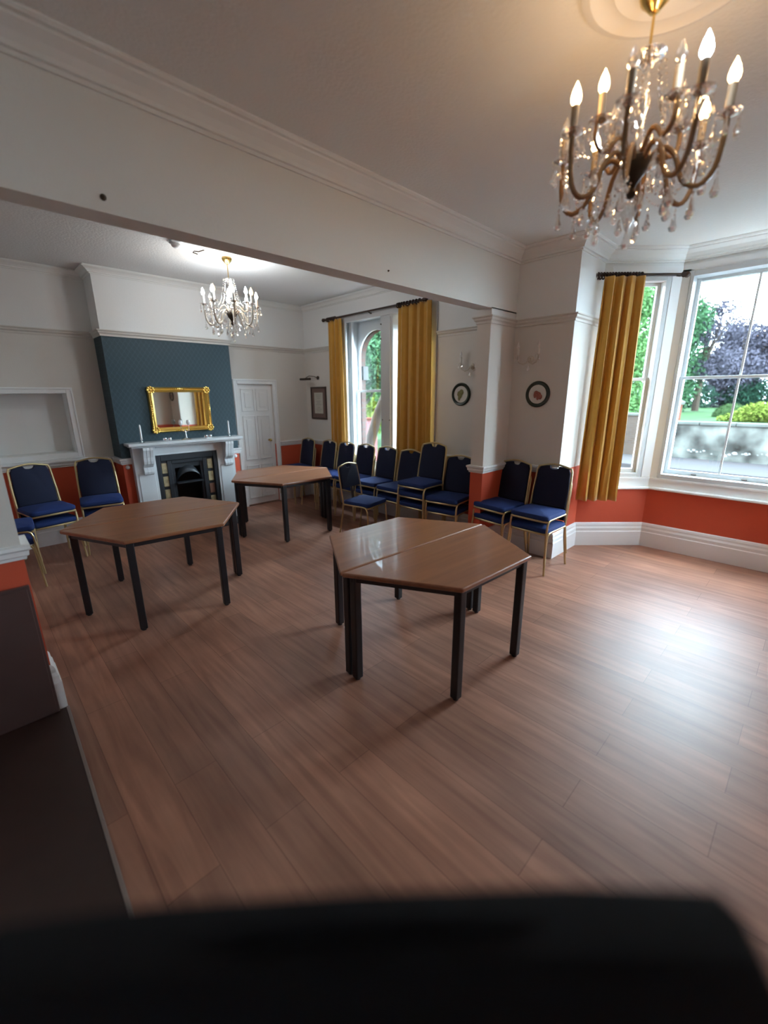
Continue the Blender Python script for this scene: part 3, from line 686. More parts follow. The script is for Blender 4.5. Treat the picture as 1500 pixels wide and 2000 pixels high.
# ------------------------------------------------------------------ wall hangings
def round_plate(y, z, r, motif, label, seed):
    root = empty('round_picture', (XW, y, z), label=label, cat='picture', group='round pictures on the outside wall')
    R4 = Matrix.Rotation(-PI/2, 4, 'Y')
    MB().lathe([(r*.70, .0), (r, .0), (r*1.0, .010), (r*.92, .022), (r*.80, .020), (r*.72, .010)], 40, M4=R4).build('rim', M['plate_rim'], root, smooth=True)
    pl = MB().lathe([(0, .002), (r*.74, .002), (r*.74, .010), (0, .011)], 32, M4=R4).build('plate_face', M['plate'], root)
    rnd = random.Random(seed); mb = MB()
    for k in range(8):
        a = rnd.uniform(0, 2*PI); q = rnd.uniform(.0, .38)*r; s = rnd.uniform(.16, .30)*r
        mb.lathe([(0, 0), (s, .001), (s*.6, .0025), (0, .003)], 7, M4=Matrix.Translation((-.0105-.0004*k, q*math.cos(a), q*math.sin(a)-.04*r)) @ R4 @ Matrix.Diagonal((1, rnd.uniform(.4, 1), 1, 1)))
    mb.build('painted_motif', motif, root)
round_plate(3.035, 1.697, .130, M['motif_green'], 'round dark rimmed picture with green motif, between far curtain and pier', 4)
round_plate(2.092, 1.694, .129, M['motif_red'], 'round dark rimmed picture with reddish motif, between pier and bay curtain', 9)
round_plate(-.93, 1.694, .129, M['motif_red'], 'round dark rimmed picture seen only in the mirror', 7)
pf = empty('framed_document', (XW, 5.835, 1.572), label='brown framed document hanging under a picture light near the far corner', cat='picture')
w = MB(); R4 = Matrix.Rotation(-PI/2, 4, 'Z')
for s in ((-.205, .205, -.255, -.23), (-.205, .205, .23, .255), (-.205, -.18, -.23, .23), (.18, .205, -.23, .23)): w.box(-.022, 0, s[0], s[1], s[2], s[3])
w.build('frame', M['picframe'], pf, bevel=.003)
MB().box(-.012, 0, -.18, .18, -.23, .23).build('mount', M['picmat'], pf)
MB().box(-.0145, -.012, -.115, .115, -.165, .165).build('paper', M['paper'], pf)
w = MB()
for k in range(11):
    if k in (3, 7): continue
    hw = .08-.02*((k*7) % 3); w.box(-.0152, -.0145, -hw, hw, .125-k*.025, .131-k*.025)
w.build('faded_text', M['ink'], pf)
pl_ = empty('picture_light', (XW, 5.86, 1.965), label='dark swan-necked picture light above the framed document', cat='picture light')
MB().lathe([(0, 0), (.030, 0), (.028, .012), (0, .016)], 14, M4=Matrix.Translation((0, -.02, 0)) @ Matrix.Rotation(-PI/2, 4, 'Y')).build('wall_plate', M['darkmetal'], pl_, smooth=True)
MB().tube([(-.01, -.02, 0), (-.06, .0, .02), (-.12, .05, .03), (-.17, .09, -.005)], .006, 8).build('arm', M['darkmetal'], pl_, smooth=True)
MB().tube([(-.16, -.03, -.02), (-.19, .20, -.02)], .018, 10).build('lamp_shade', M['darkmetal'], pl_, smooth=True)

# ------------------------------------------------------------------ crystals, sconces, chandeliers
def drop_mesh(name, L, r):
    mb = MB(); mb.lathe([(.0005, 0), (r*.35, -L*.12), (r*.5, -L*.4), (r, -L*.75), (r*.72, -L*.93), (.0005, -L)], 7)
    mb.lathe([(.0005, .018), (.0055, .010), (.0005, .001)], 6)
    o = mb.build(name, M['crystal']); me = o.data; bpy.data.objects.remove(o); return me
DROP = drop_mesh('pendant', .064, .0155); DROPS = drop_mesh('pendant_small', .036, .009); DROPM = drop_mesh('pendant_medium', .050, .011)
def put(me, name, parent, loc):
    o = bpy.data.objects.new(name, me); COL.objects.link(o); o.parent = parent; o.location = loc; return o
def beadline(mb, p, q, sag, n, r):
    p = Vector(p); q = Vector(q)
    for k in range(n):
        t = (k+.5)/n; c = p.lerp(q, t); c.z -= sag*4*t*(1-t); mb.lathe([(.0004, -r), (r, 0), (.0004, r)], 5, c)
_b = MB().lathe([(.009, 0), (.0165, .012), (.0175, .024), (.0125, .044), (.005, .060), (.0006, .070)], 12)
def bulbmesh(m):
    o = _b.build('bulb', m, smooth=True); me = o.data; bpy.data.objects.remove(o); return me
BULB = {k: bulbmesh(M['bulb_'+k]) for k in ('cold', 'warm', 'off')}
def chandelier(loc, spec_lo, spec_hi, label, drop_rod, armm, seed, sleeve, rot=0.0, lampk=1.0):
    """z=0 is the ceiling; lit state per arm in spec"""
    root = empty('chandelier', loc, rot, label=label, cat='chandelier', group='crystal candle chandeliers')
    top = -drop_rod
    MB().lathe([(0, 0), (.045, 0), (.052, -.012), (.046, -.03), (.026, -.05), (.016, -.062), (0, -.064)], 20).build('ceiling_cup', M['brass'], root, smooth=True)
    MB().tube([(0, 0, -.05), (0, 0, top)], .0045, 8).build('rod', M['brass'], root)
    MB().lathe([(0, top), (.012, top), (.030, top-.015), (.034, top-.03), (.014, top-.05), (.012, top-.10), (.022, top-.13), (.026, top-.17), (.014, top-.20), (.012, top-.25), (.020, top-.27), (.020, top-.30), (0, top-.305)], 16).build('glass_stem', M['crystal'], root, smooth=True)
    HZ = top-.34
    MB().lathe([(0, .04), (.022, .035), (.046, .02), (.052, .0), (.040, -.03), (.020, -.055), (.010, -.075), (.018, -.09), (.012, -.105), (0, -.11)], 20, (0, 0, HZ)).build('hub', M['darkmetal'], root, smooth=True)
    fin = MB().lathe([(0, 0), (.02, -.01), (.03, -.04), (.02, -.07), (.008, -.10), (0, -.11)], 12, (0, 0, HZ-.11)).build('finial', M['crystal'], root, smooth=True)
    put(DROP, 'pendant', fin, (0, 0, HZ-.215))
    crown = MB().lathe([(.028, top-.015), (.055, top-.008), (.056, top-.012), (.028, top-.02)], 14).build('crown_dish', M['crystal'], root)
    n = len(spec_lo); tips = []
    for tier, spec, R_, dz in (('lower', spec_lo, .262, .0), ('upper', spec_hi, .16, .10)):
        nn = len(spec)
        for k, st in enumerate(spec):
            a = 2*PI*(k+(.5 if tier == 'upper' else 0))/nn; ca, sa = math.cos(a), math.sin(a)
            prof = [(.04, 0), (.08, .035), (.125, .0), (R_*.60, -.085), (R_*.80, -.115), (R_*.95, -.075), (R_, .01), (R_, .075)]
            if tier == 'upper': prof = [(.03, .01), (.06, .06), (.09, .055), (.12, .02), (.15, .02), (.17, .05), (.17, .10)]; prof = [(p, q+.02) for p, q in prof]
            # smooth the S curve
            P = []
            for i in range(len(prof)-1):
                for t in (0, .33, .66):
                    p0 = prof[max(i-1, 0)]; p1 = prof[i]; p2 = prof[i+1]; p3 = prof[min(i+2, len(prof)-1)]
                    P.append(tuple(.5*((2*p1[c])+(-p0[c]+p2[c])*t+(2*p0[c]-5*p1[c]+4*p2[c]-p3[c])*t*t+(-p0[c]+3*p1[c]-3*p2[c]+p3[c])*t**3) for c in (0, 1)))
            P.append(prof[-1])
            arm = MB().tube([(p*ca, p*sa, HZ+q) for p, q in P], .009, 8).build('arm', armm, root, smooth=True)
            ez = HZ+prof[-1][1]; e = (R_*ca, R_*sa, ez); tips.append((e, a, tier))
            MB().lathe([(.006, -.012), (.016, -.006), (.040, .004), (.042, .008), (.010, .002), (.006, .004)], 12, e).build('drip_pan', M['crystal'], arm, smooth=True)
            MB().lathe([(0, -.008), (.012, -.006), (.019, .002), (.018, .008), (0, .01)], 12, e).build('candle_cup', M['darkmetal'], arm, smooth=True)
            MB().lathe([(0, .004), (.0125, .004), (.0125, .085), (.009, .089), (0, .089)], 12, e).build('candle_sleeve', sleeve, arm, smooth=True)
            b = put(BULB[st], 'bulb', arm, (e[0], e[1], e[2]+.088))
            if st != 'off':
                l = bpy.data.lights.new('bulb_light', 'POINT'); l.energy = (LAMP_COLD if st == 'cold' else LAMP_WARM)*lampk
                l.color = (.80, .92, 1) if st == 'cold' else (1, .66, .36); l.shadow_soft_size = .022
                lo = bpy.data.objects.new('bulb_light', l); COL.objects.link(lo); lo.parent = root; lo.location = (e[0], e[1], e[2]+.125)
            for j in range(6 if tier == 'lower' else 4):
                g = a+PI/6+j*PI/3 if tier == 'lower' else a+j*PI/2; put(DROPM if tier == 'lower' else DROPS, 'pendant', arm, (e[0]+.038*math.cos(g), e[1]+.038*math.sin(g), e[2]-.022))
            if tier == 'lower':
                mb = MB(); beadline(mb, (e[0], e[1], e[2]-.02), (e[0], e[1], e[2]-.155), 0, 8, .0055); mb.build('bead_string', M['crystal'], arm)
                put(DROP, 'pendant', arm, (e[0], e[1], e[2]-.175))
                mx = (R_*.76*ca, R_*.76*sa, HZ-.125); put(DROP, 'pendant', arm, (mx[0], mx[1], mx[2]-.02))
                put(DROPS, 'pendant', arm, (R_*.5*ca, R_*.5*sa, HZ-.06)); put(DROP, 'pendant', arm, (R_*.9*math.cos(a+.39), R_*.9*math.sin(a+.39), HZ-.055))
    mbs = MB(); k8 = [t for t in tips if t[2] == 'lower']
    for i, (e, a, _) in enumerate(k8):
        e2 = k8[(i+1) % len(k8)][0]; mbs2 = MB(); beadline(mbs2, (e[0], e[1], e[2]-.02), (e2[0], e2[1], e2[2]-.02), .085, 12, .006); mbs2.build('bead_swag', M['crystal'], root)
        mbs3 = MB(); beadline(mbs3, (.05*math.cos(a), .05*math.sin(a), top-.012), (.12*math.cos(a), .12*math.sin(a), HZ+.09), .05, 20, .0065); mbs3.build('bead_string', M['crystal'], root)
        mbs4 = MB(); beadline(mbs4, (.035*math.cos(a), .035*math.sin(a), HZ-.06), (e[0]*.95, e[1]*.95, e[2]-.05), .10, 16, .005); mbs4.build('bead_swag', M['crystal'], root)
        put(DROP, 'pendant', root, (.13*math.cos(a+.39), .13*math.sin(a+.39), HZ-.13))
    return root
c1 = chandelier((1.985, .675, 3.03), ['off', 'warm', 'off', 'warm', 'off', 'cold', 'warm', 'warm'], ['off', 'warm', 'off', 'off'],
           'large crystal chandelier hanging near the bay, a few warm bulbs lit', .17, M['arm'], 1, M['sleeve'], rot=math.radians(10), lampk=.3)
chandelier((2.25, 4.56, 3.05), ['cold', 'cold', 'off', 'cold', 'cold', 'cold', 'warm', 'cold'], ['cold', 'warm', 'cold', 'cold'],
           'crystal chandelier in the far room, blazing with white bulbs before the chimney breast', .19, M['armclear'], 2, M['sleeve2'], rot=math.radians(25))
tag(MB().lathe([(0, 0), (.30, 0), (.30, -.012), (.27, -.022), (.255, -.012), (.21, -.012), (.195, -.024), (.15, -.02), (.11, -.034), (.06, -.03), (0, -.036)], 48, (1.96, .60, ZC)).build('ceiling_rose', M['cornice'], smooth=True),
    'round moulded plaster ceiling rose above the near chandelier', 'ceiling rose')
def sconce(y, z, label):
    root = empty('wall_sconce', (XW, y, z), label=label, cat='wall light', group='crystal wall sconces')
    MB().lathe([(0, 0), (.035, 0), (.033, .012), (.015, .02), (.012, .04), (0, .042)], 16, M4=Matrix.Rotation(-PI/2, 4, 'Y')).build('wall_plate', M['armclear'], root, smooth=True)
    for s in (-1, 1):
        arm = MB().tube([(-.03, 0, 0), (-.05, s*.02, -.035), (-.06, s*.055, -.05), (-.065, s*.095, -.03), (-.065, s*.11, .01), (-.065, s*.11, .03)], .006, 8).build('arm', M['armclear'], root, smooth=True)
        e = (-.065, s*.11, .035)
        MB().lathe([(0, -.008), (.028, .0), (.030, .006), (0, .004)], 12, e).build('drip_pan', M['crystal'], arm, smooth=True)
        MB().lathe([(0, .002), (.011, .002), (.011, .065), (0, .067)], 12, e).build('candle_sleeve', M['sleeve2'], arm, smooth=True)
        put(BULB['off'], 'bulb', arm, (e[0], e[1], e[2]+.066))
        for g in (0, 2, 4): put(DROPS, 'pendant', arm, (e[0]+.026*math.cos(g), e[1]+.026*math.sin(g), e[2]-.02))
    put(DROP, 'pendant', root, (-.04, 0, -.05))
sconce(2.90, 2.00, 'crystal wall sconce half hidden behind the pier'); sconce(2.20, 2.035, 'crystal wall sconce above the reddish round picture')
sd = empty('smoke_detector', (1.711, 4.433, ZC), label='round white smoke detector on the far ceiling', cat='smoke detector')
MB().lathe([(0, 0), (.06, 0), (.06, -.014), (.052, -.018), (0, -.018)], 24).build('base', M['gloss'], sd, smooth=True)
MB().lathe([(0, -.018), (.040, -.018), (.042, -.03), (.034, -.044), (.02, -.052), (0, -.053)], 24).build('sensor_head', M['gloss'], sd, smooth=True)
tag(MB().tube([(1.99, 4.48, ZC-.002), (1.95, 4.52, ZC-.015), (1.92, 4.55, ZC-.010), (1.90, 4.53, ZC-.03), (1.93, 4.50, ZC-.045)], .005, 6).build('ceiling_hook', M['darkmetal'], smooth=True), 'small bent wire hook in the far ceiling beside the smoke detector', 'hook')
for x, z, l in ((.635, 2.539, 'small dark hook on the beam, near its alcove end'), (2.402, 2.556, 'tiny dark screw on the beam, toward the pier')):
    s = .013 if x < 1 else .006
    tag(MB().lathe([(0, 0), (s, 0), (s, .006), (s*.5, .010), (0, .018)], 10, M4=Matrix.Translation((x, YB, z)) @ Matrix.Rotation(PI/2, 4, 'X')).build('wall_hook', M['darkmetal']), l, 'hook')

# ------------------------------------------------------------------ tables
S_ = .694; H3 = S_*math.sqrt(3)/2; TZ = .722
def trapezoid_table():
    """long side on local y=0 from -S to S, body toward +y"""
    root = empty('trapezoid_table')
    g = .004
    poly = [(-S_+g, g), (S_-g, g), (S_/2, H3), (-S_/2, H3)]
    def inset(d):
        k = d*1.732
        return [(-S_+k, d), (S_-k, d), (S_/2-d*.577, H3-d), (-S_/2+d*.577, H3-d)]
    MB().prism(poly, TZ-.028, TZ).build('tabletop', M['table'], root, bevel=.009, seg=3)
    o, i = inset(.030), inset(.052); a = MB(); vs = [(x, y, z) for z in (TZ-.062, TZ-.029) for x, y in o+i]; fs = []
    for k in range(4):
        k2 = (k+1) % 4; fs += [(k, k2, 8+k2, 8+k), (4+k, 12+k, 12+k2, 4+k2), (k, 4+k, 4+k2, k2), (8+k, 8+k2, 12+k2, 12+k)]
    a.add(vs, fs).build('apron', M['black'], root)
    for (x, y) in ((-S_+.082, .032), (S_-.082, .032), (S_/2-.036, H3-.042), (-S_/2+.036, H3-.042)):
        lg = MB().box(x-.025, x+.025, y-.025, y+.025, .012, TZ-.03).build('leg', M['black'], root, bevel=.007, seg=3)
        MB().lathe([(0, 0), (.017, 0), (.018, .008), (.014, .014), (0, .014)], 12, (x, y, 0)).build('foot', M['black'], lg, smooth=True)
    return root
proto = trapezoid_table(); kids(proto); first = True
def hex_table(cx, cy, seam_deg, labels, gap=.0, group=None):
    global first
    for k, lab in enumerate(labels):
        o = proto if first else copy_tree(proto); first = False
        a = math.radians(seam_deg+180*k); n = Vector((-math.sin(a), math.cos(a)))
        o.location = (cx+n.x*gap, cy+n.y*gap, 0); o.rotation_euler = (0, 0, a); tag(o, lab, 'table', group)
G = 'trapezoid tables paired into hexagons'
hex_table(2.074, 1.742, -2.4, ['trapezoid table half behind the seam, toward the chairs, in the nearest hexagon', 'trapezoid table half in front of the seam, nearest the viewer, in the nearest hexagon'], .002, G)
hex_table(1.062, 3.83, -6.0, ['trapezoid table half nearest the chimney breast, in the hexagon beside the alcove chairs', 'trapezoid table half facing the dividing wall end, in the hexagon beside the alcove chairs'], 0, G)
hex_table(2.865, 4.80, -2.0, ['trapezoid table half nearest the white door, in the hexagon furthest back', 'trapezoid table half facing the beam, in the hexagon furthest back'], 0, G)

# ------------------------------------------------------------------ chairs
def chair(blue, pad='full', hi=.0, wrap=False, w=.41):
    """faces +x; origin on the floor under the seat centre"""
    root = empty('banquet_chair'); hw = w/2; tr = .0105; sh = .415
    for s in (-1, 1):
        y = s*(hw-.012)
        MB().tube([(.235, s*(hw+.004), 0), (.215, y, .28), (.208, y, .36), (.196, y, .395), (.172, y, .413), (.13, y, .418)], tr, 8).build('leg', M['gold_tube'], root, smooth=True)
        MB().tube([(-.262, s*(hw+.004), 0), (-.205, y, .30), (-.188, y, .42)], tr, 8).build('leg', M['gold_tube'], root, smooth=True)
    sf = MB()
    for s in (-1, 1):
        y = s*(hw-.012); sf.tube([(.14, y, .418), (-.19, y, .420)], tr, 8)
    sf.tube([(.205, -hw+.012, .405), (.222, -hw+.05, .408), (.228, 0, .408), (.222, hw-.05, .408), (.205, hw-.012, .405)], tr, 8)
    sf.tube([(-.185, -hw+.012, .405), (-.185, hw-.012, .405)], tr*.8, 6)
    sf.build('seat_frame', M['gold_tube'], root, smooth=True)
    MB().cushion(w-.006, .44, .052, .418, .05, x=.018).build('seat', blue, root, smooth=True)
    top = .875+hi
    def bk(z): return -.188-(z-.42)*.20
    bf = MB(); pts = []
    yy = hw-.012
    pts += [(bk(.42), -yy, .42), (bk(.6), -yy+.003, .60), (bk(top-.05), -yy+.012, top-.05), (bk(top-.02), -yy+.024, top-.018)]
    pts += [(bk(top), -yy*.55, top-.003), (bk(top), -yy*.25, top+.010), (bk(top), 0, top+.013), (bk(top), yy*.25, top+.010), (bk(top), yy*.55, top-.003)]
    pts += [(bk(top-.02), yy-.024, top-.018), (bk(top-.05), yy-.012, top-.05), (bk(.6), yy-.003, .60), (bk(.42), yy, .42)]
    bf.tube(pts, tr if not wrap else .006, 8); bf.build('back_frame', M['gold_tube'] if not wrap else M['darkfab'], root, smooth=True)
    zlo = .47 if pad == 'full' else .60
    e = 0 if not wrap else .022
    yp = hw-.026+e*1.2
    prof = [(-yp+.004, zlo), (yp-.004, zlo), (yp-.002, .6), (yp-.012, top-.06+e), (yp-.03, top-.022+e)]
    if not wrap: prof += [(.085, top-.008), (.050, top-.004), (.044, top-.020), (.028, top-.032), (0, top-.037), (-.028, top-.032), (-.044, top-.020), (-.050, top-.004), (-.085, top-.008)]
    else: prof += [(.12, top+.008), (.0, top+.010), (-.12, top+.008)]
    prof += [(-yp+.03, top-.022+e), (-yp+.012, top-.06+e), (-yp+.002, .6)]
    mb = MB(); n = len(prof); t = .019 if not wrap else .026
    vs = []
    for off_, sc in ((t, .93), (t*.75, .985), (0, 1), (-t*.6, .985), (-t*.7, .95)):
        for (y, z) in prof: zc_ = (zlo+top)/2; vs.append((bk(z)+off_, y*sc, zc_+(z-zc_)*(1-(1-sc)*.6)))
    fs = [tuple(range(n)), tuple(reversed(range(4*n, 5*n)))]
    for j in range(4):
        for i in range(n): fs.append((j*n+i, (j+1)*n+i, (j+1)*n+(i+1) % n, j*n+(i+1) % n))
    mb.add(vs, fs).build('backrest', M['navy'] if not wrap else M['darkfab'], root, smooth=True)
    if pad != 'full': MB().tube([(bk(.44)+.005, 0, .44), (bk(.62)+.005, 0, .62)], .014, 8, sx=1.4).build('back_strut', M['black'], root)
    for o in bpy.data.objects:
        if o.parent == root: o.data.transform(Matrix.Diagonal((.90, 1, 1, 1)))
    return root
PITCH_Z, PITCH_X = .125, .012
CH = chair(M['blue']); kids(CH); used = False
def place(o, x, y, hx, hy, z, label, group):
    a = math.atan2(hy, hx); o.location = (x, y, z); o.rotation_euler = (0, 0, a); tag(o, label, 'chair', group)
def stack(fx, fy, hx, hy, n, where, group='stacked blue banquet chairs', src=None):
    """(fx, fy) = floor point under the front edge of the top seat"""
    global used
    h = math.hypot(hx, hy); hx /= h; hy /= h
    lev = {1: ['single'], 2: ['bottom', 'top'], 3: ['bottom', 'middle', 'top'], 4: ['bottom', 'second', 'third', 'top'], 5: ['bottom', 'second', 'third', 'fourth', 'top']}[n]
    for k in range(n):
        if src is None:
            o = CH if not used else copy_tree(CH); used = True
        else: o = src if k == n-1 else copy_tree(src)
        s = .205+PITCH_X*(n-1-k)
        place(o, fx-hx*s, fy-hy*s, hx, hy, PITCH_Z*k, f'{lev[k]} blue chair {where}', group)
stack(3.74, 1.83, -1, .04, 2, 'of the stack nearest the bay curtain')
stack(3.745, 2.29, -1, .13, 2, 'of the stack against the near side of the pier')
stack(3.62, 2.81, -.97, -.14, 2, 'of the stack just behind the pier')
stack(3.57, 3.22, -1, -.03, 3, 'of the three-high stack, beside the wide far curtain')
stack(3.63, 3.66, -1, .0, 2, 'of the stack in front of the wide far curtain')
stack(3.655, 4.12, -1, .02, 2, 'of the stack by the far window, just clear of the wide curtain')
stack(3.655, 4.55, -1, .0, 2, 'of the stack right before the window post')
stack(3.655, 4.98, -1, .0, 2, 'of the stack behind the lone single chair')
stack(3.655, 5.43, -1, .05, 2, 'of the stack before the narrow far curtain')
stack(3.60, 5.92, -1, .02, 2, 'of the stack in the far corner by the door')
stack(.515, 5.37, .20, -.98, 2, 'of the stack under the middle of the recess')
stack(.95, 5.40, -.15, -.99, 2, 'of the stack between recess and fireplace')
stack(.30, 4.98, 1, -.05, 2, 'of the stack half hidden by the dividing wall end')
S1 = chair(M['blue'], pad='short'); kids(S1); hx, hy = .20, -.98
place(S1, 3.36, 3.78, hx, hy, 0, 'lone blue chair with a gap under its backrest, standing out from the row', None)
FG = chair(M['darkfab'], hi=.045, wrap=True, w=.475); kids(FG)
# made-up stack before the camera: its top backrest stands in for an unclear dark blur
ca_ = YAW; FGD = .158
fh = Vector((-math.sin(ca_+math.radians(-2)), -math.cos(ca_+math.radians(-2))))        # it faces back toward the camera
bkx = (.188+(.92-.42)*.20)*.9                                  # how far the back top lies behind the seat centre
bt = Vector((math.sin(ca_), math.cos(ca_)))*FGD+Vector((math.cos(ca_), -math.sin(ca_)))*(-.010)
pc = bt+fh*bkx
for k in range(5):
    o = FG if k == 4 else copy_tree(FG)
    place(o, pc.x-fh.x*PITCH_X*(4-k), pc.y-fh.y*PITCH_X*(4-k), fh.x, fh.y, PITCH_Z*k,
          'dark navy padded chair back, added in place of the unclear dark blur close to the lens' if k == 4 else 'dark navy chair added unseen in the stack under the blurred foreground chair back', 'added dark navy chairs stacked in front of the viewer')

# ------------------------------------------------------------------ dark things at the near left
mt = empty('floor_mat', (0, 0, 0), label='dark brown floor covering along the dividing wall, edged by a thin metal strip', cat='floor mat')
w = MB(); w.add([(XL+.02, 2.71, 0), (.125, 2.71, 0), (.03, YS+.05, 0), (XL+.02, YS+.05, 0), (XL+.02, 2.71, .004), (.125, 2.71, .004), (.03, YS+.05, .004), (XL+.02, YS+.05, .004)],
                [(3, 2, 1, 0), (4, 5, 6, 7), (0, 1, 5, 4), (1, 2, 6, 5), (2, 3, 7, 6), (3, 0, 4, 7)]); w.build('mat', M['matdark'], mt)
MB().add([(.12, 2.71, 0), (.135, 2.71, 0), (.045, YS+.05, 0), (.025, YS+.05, 0), (.122, 2.71, .007), (.133, 2.71, .007), (.042, YS+.05, .007), (.028, YS+.05, .007)],
         [(3, 2, 1, 0), (4, 5, 6, 7), (0, 1, 5, 4), (1, 2, 6, 5), (2, 3, 7, 6), (3, 0, 4, 7)]).build('edge_strip', M['strip'], mt)
w = MB(); w.box(-1.3, .092, 2.690, 2.712, .006, .770); w.box(-1.29, .080, 2.686, 2.692, .02, .755)
tag(w.build('dark_panel', M['darkwood'], bevel=.004), 'dark glossy brown board standing against the end of the dividing wall', 'panel')

# ------------------------------------------------------------------ the street and garden outside
GZ = -.42
struct(MB().box(XW+.75, 60, -40, 60, GZ-.5, GZ-.12), 'ground_outside', M['asphalt'], 'grey road outside the bay')
struct(MB().box(14.6, 17.2, -30, 9.0, GZ-.3, GZ), 'pavement', M['pavement'], 'pale pavement at the foot of the street wall')
struct(MB().box(XB+.34, 7.6, -8, 2.9, GZ-.3, GZ+.0), 'pavement', M['pavement'])
struct(MB().box(XB+.10, XB+.42, YE2+.4, YE-.40, .58, .80), 'sill_outside', mat('pale_stone_sill', (.13, .13, .13), .8, noise=.1), 'pale stone window sill outside the bay')
w = MB().box(XB+.05, XB+.33, YE2+.5, YE-.5, GZ-.3, .6); struct(w, 'wall_outside', M['extbrick'])
# street wall: stone stretch and brick stretch
sw = empty('street_wall', (17.2, 0, GZ), label='low grey stone garden wall with coping across the road', cat='wall')
MB().box(0, .35, -14, 3.95, 0, 1.10).build('stone_face', M['stone'], sw)
w = MB(); y = -14
while y < 3.9: w.box(-.06, .41, y, min(y+.92, 3.95), 1.10, 1.20); y += .935
w.build('coping', M['coping'], sw, bevel=.015)
rnd = random.Random(5); w = MB()
for k in range(46):
    y = rnd.uniform(-3.0, 3.0); z = .16+rnd.uniform(0, .13)+(.10 if y < 1.6 else .0)*rnd.random(); s = rnd.uniform(.02, .085)
    w.add([(-.004, y-s, z-s*.4), (-.004, y+s*.2, z-s*.6), (-.004, y+s, z), (-.004, y+s*.3, z+s*.6), (-.004, y-s*.6, z+s*.45)], [(0, 1, 2, 3, 4)])
w.build('lime_splashes', M['lime'], sw)
bw_ = empty('brick_wall', (16.9, 0, GZ), label='pinkish brown brick wall continuing past the stone one, seen beside the mustard bay curtain', cat='wall')
MB().box(0, .35, 4.0, 9.0, 0, 1.36).build('brick_face', M['streetbrick'], bw_); MB().box(-.05, .40, 4.0, 9.0, 1.36, 1.44).build('coping', M['coping'], bw_, bevel=.01)
gp = empty('gate_pier', (18.35, 3.80, GZ), label='red brick gate pier with stone cap behind the street wall', cat='gate pier')
MB().box(-.16, .16, -.16, .16, .6, 1.72).build('shaft', M['redbrick'], gp)
MB().box(-.21, .21, -.21, .21, 1.72, 1.80).lathe([(.29, 1.80), (.05, 1.92), (0, 1.92)], 4).build('cap', M['coping'], gp)
struct(MB().add([(17.55, -25, .60), (60, -25, .55), (60, 40, .55), (17.55, 40, .60), (17.55, -25, -.5), (60, -25, -.5), (60, 40, -.5), (17.55, 40, -.5)],
                [(0, 1, 2, 3), (7, 6, 5, 4), (0, 4, 5, 1), (1, 5, 6, 2), (2, 6, 7, 3), (3, 7, 4, 0)]), 'lawn', M['lawn'], 'green lawn behind the street wall')
import numpy as np
def leaves(name, m, blobs, n, size, parent=None, seed=0, shell=.55, flat=1.0):
    rs = np.random.RandomState(seed); vol = np.array([b[3]*b[4]*b[5] for b in blobs])**.67; cnt = (n*vol/vol.sum()).astype(int); V = []
    for b, c in zip(blobs, cnt):
        d = rs.normal(size=(c, 3)); d /= np.linalg.norm(d, axis=1)[:, None]; rr = shell+(1.06-shell)*rs.rand(c)**.6
        p = d*rr[:, None]*np.array(b[3:6])+np.array(b[:3]); V.append(p)
    P = np.concatenate(V); k = len(P)
    a = rs.normal(size=(k, 3)); a /= np.linalg.norm(a, axis=1)[:, None]; q = rs.normal(size=(k, 3)); q[:, 2] *= flat
    bb = np.cross(a, q); bb /= np.linalg.norm(bb, axis=1)[:, None]; s = size*(.6+.8*rs.rand(k))[:, None]
    vs = np.stack([P-a*s, P-bb*s*.45, P+a*s, P+bb*s*.45], 1).reshape(-1, 3)
    me = bpy.data.meshes.new(name); me.from_pydata(vs.tolist(), [], [(4*i, 4*i+1, 4*i+2, 4*i+3) for i in range(k)]); me.materials.append(m)
    o = bpy.data.objects.new(name, me); COL.objects.link(o); o.parent = parent; return o
def blobs(c, R, n, r, seed):
    rnd = random.Random(seed); out = []
    for k in range(n):
        a = rnd.uniform(0, 2*PI); u = rnd.uniform(-1, 1); q = rnd.uniform(.25, .8); w_ = math.sqrt(1-u*u)
        s = rnd.uniform(.7, 1.2)*r; out.append((c[0]+R[0]*q*w_*math.cos(a), c[1]+R[1]*q*w_*math.sin(a), c[2]+R[2]*q*u, s, s, s*.8))
    return out
def tree(loc, h, R, m, label, n, size, seed, nb=16, br=None, shell=.4, trunk=.2, cz=None, g=None):
    root = empty('tree', loc, label=label, cat='tree', group=g)
    cz = cz if cz is not None else h*.6; br = br or min(R)*.42
    mb = MB().tube([(0, 0, 0), (.03, .02, h*.3), (0, .05, cz)], [trunk, trunk*.8, trunk*.4], 8)
    rnd = random.Random(seed)
    for k in range(7):
        a = rnd.uniform(0, 2*PI); z0 = h*rnd.uniform(.25, .5); mb.tube([(0, 0, z0), (R[0]*.4*math.cos(a), R[1]*.4*math.sin(a), z0+R[2]*.3), (R[0]*.75*math.cos(a), R[1]*.75*math.sin(a), z0+R[2]*.75)], [trunk*.45, trunk*.25, trunk*.08], 6)
    mb.build('trunk', M['bark'], root)
    leaves('crown', m, blobs((0, 0, cz), R, nb, br, seed), n, size, root, seed, shell)
    return root
tree((44.6, 5.2, .5), 7, (3.6, 3.4, 4.3), M['leaf_purple'], 'big purple-leaved beech across the lawn', 42000, .12, 1, 26, 1.7, .2, cz=3.1)
tree((45.5, -1.5, .5), 7, (3.6, 3.8, 3.9), M['leaf_purple'], 'second purple-leaved beech, beyond the frame edge of the bay window', 6000, .3, 12, 18, 1.8, .2, cz=3.0)
tree((31.5, 7.5, .5), 9, (2.2, 2.2, 5.2), M['leaf_green'], 'tall green tree with ragged crown against the white sky', 20000, .10, 2, 30, 1.1, .2, cz=3.8)
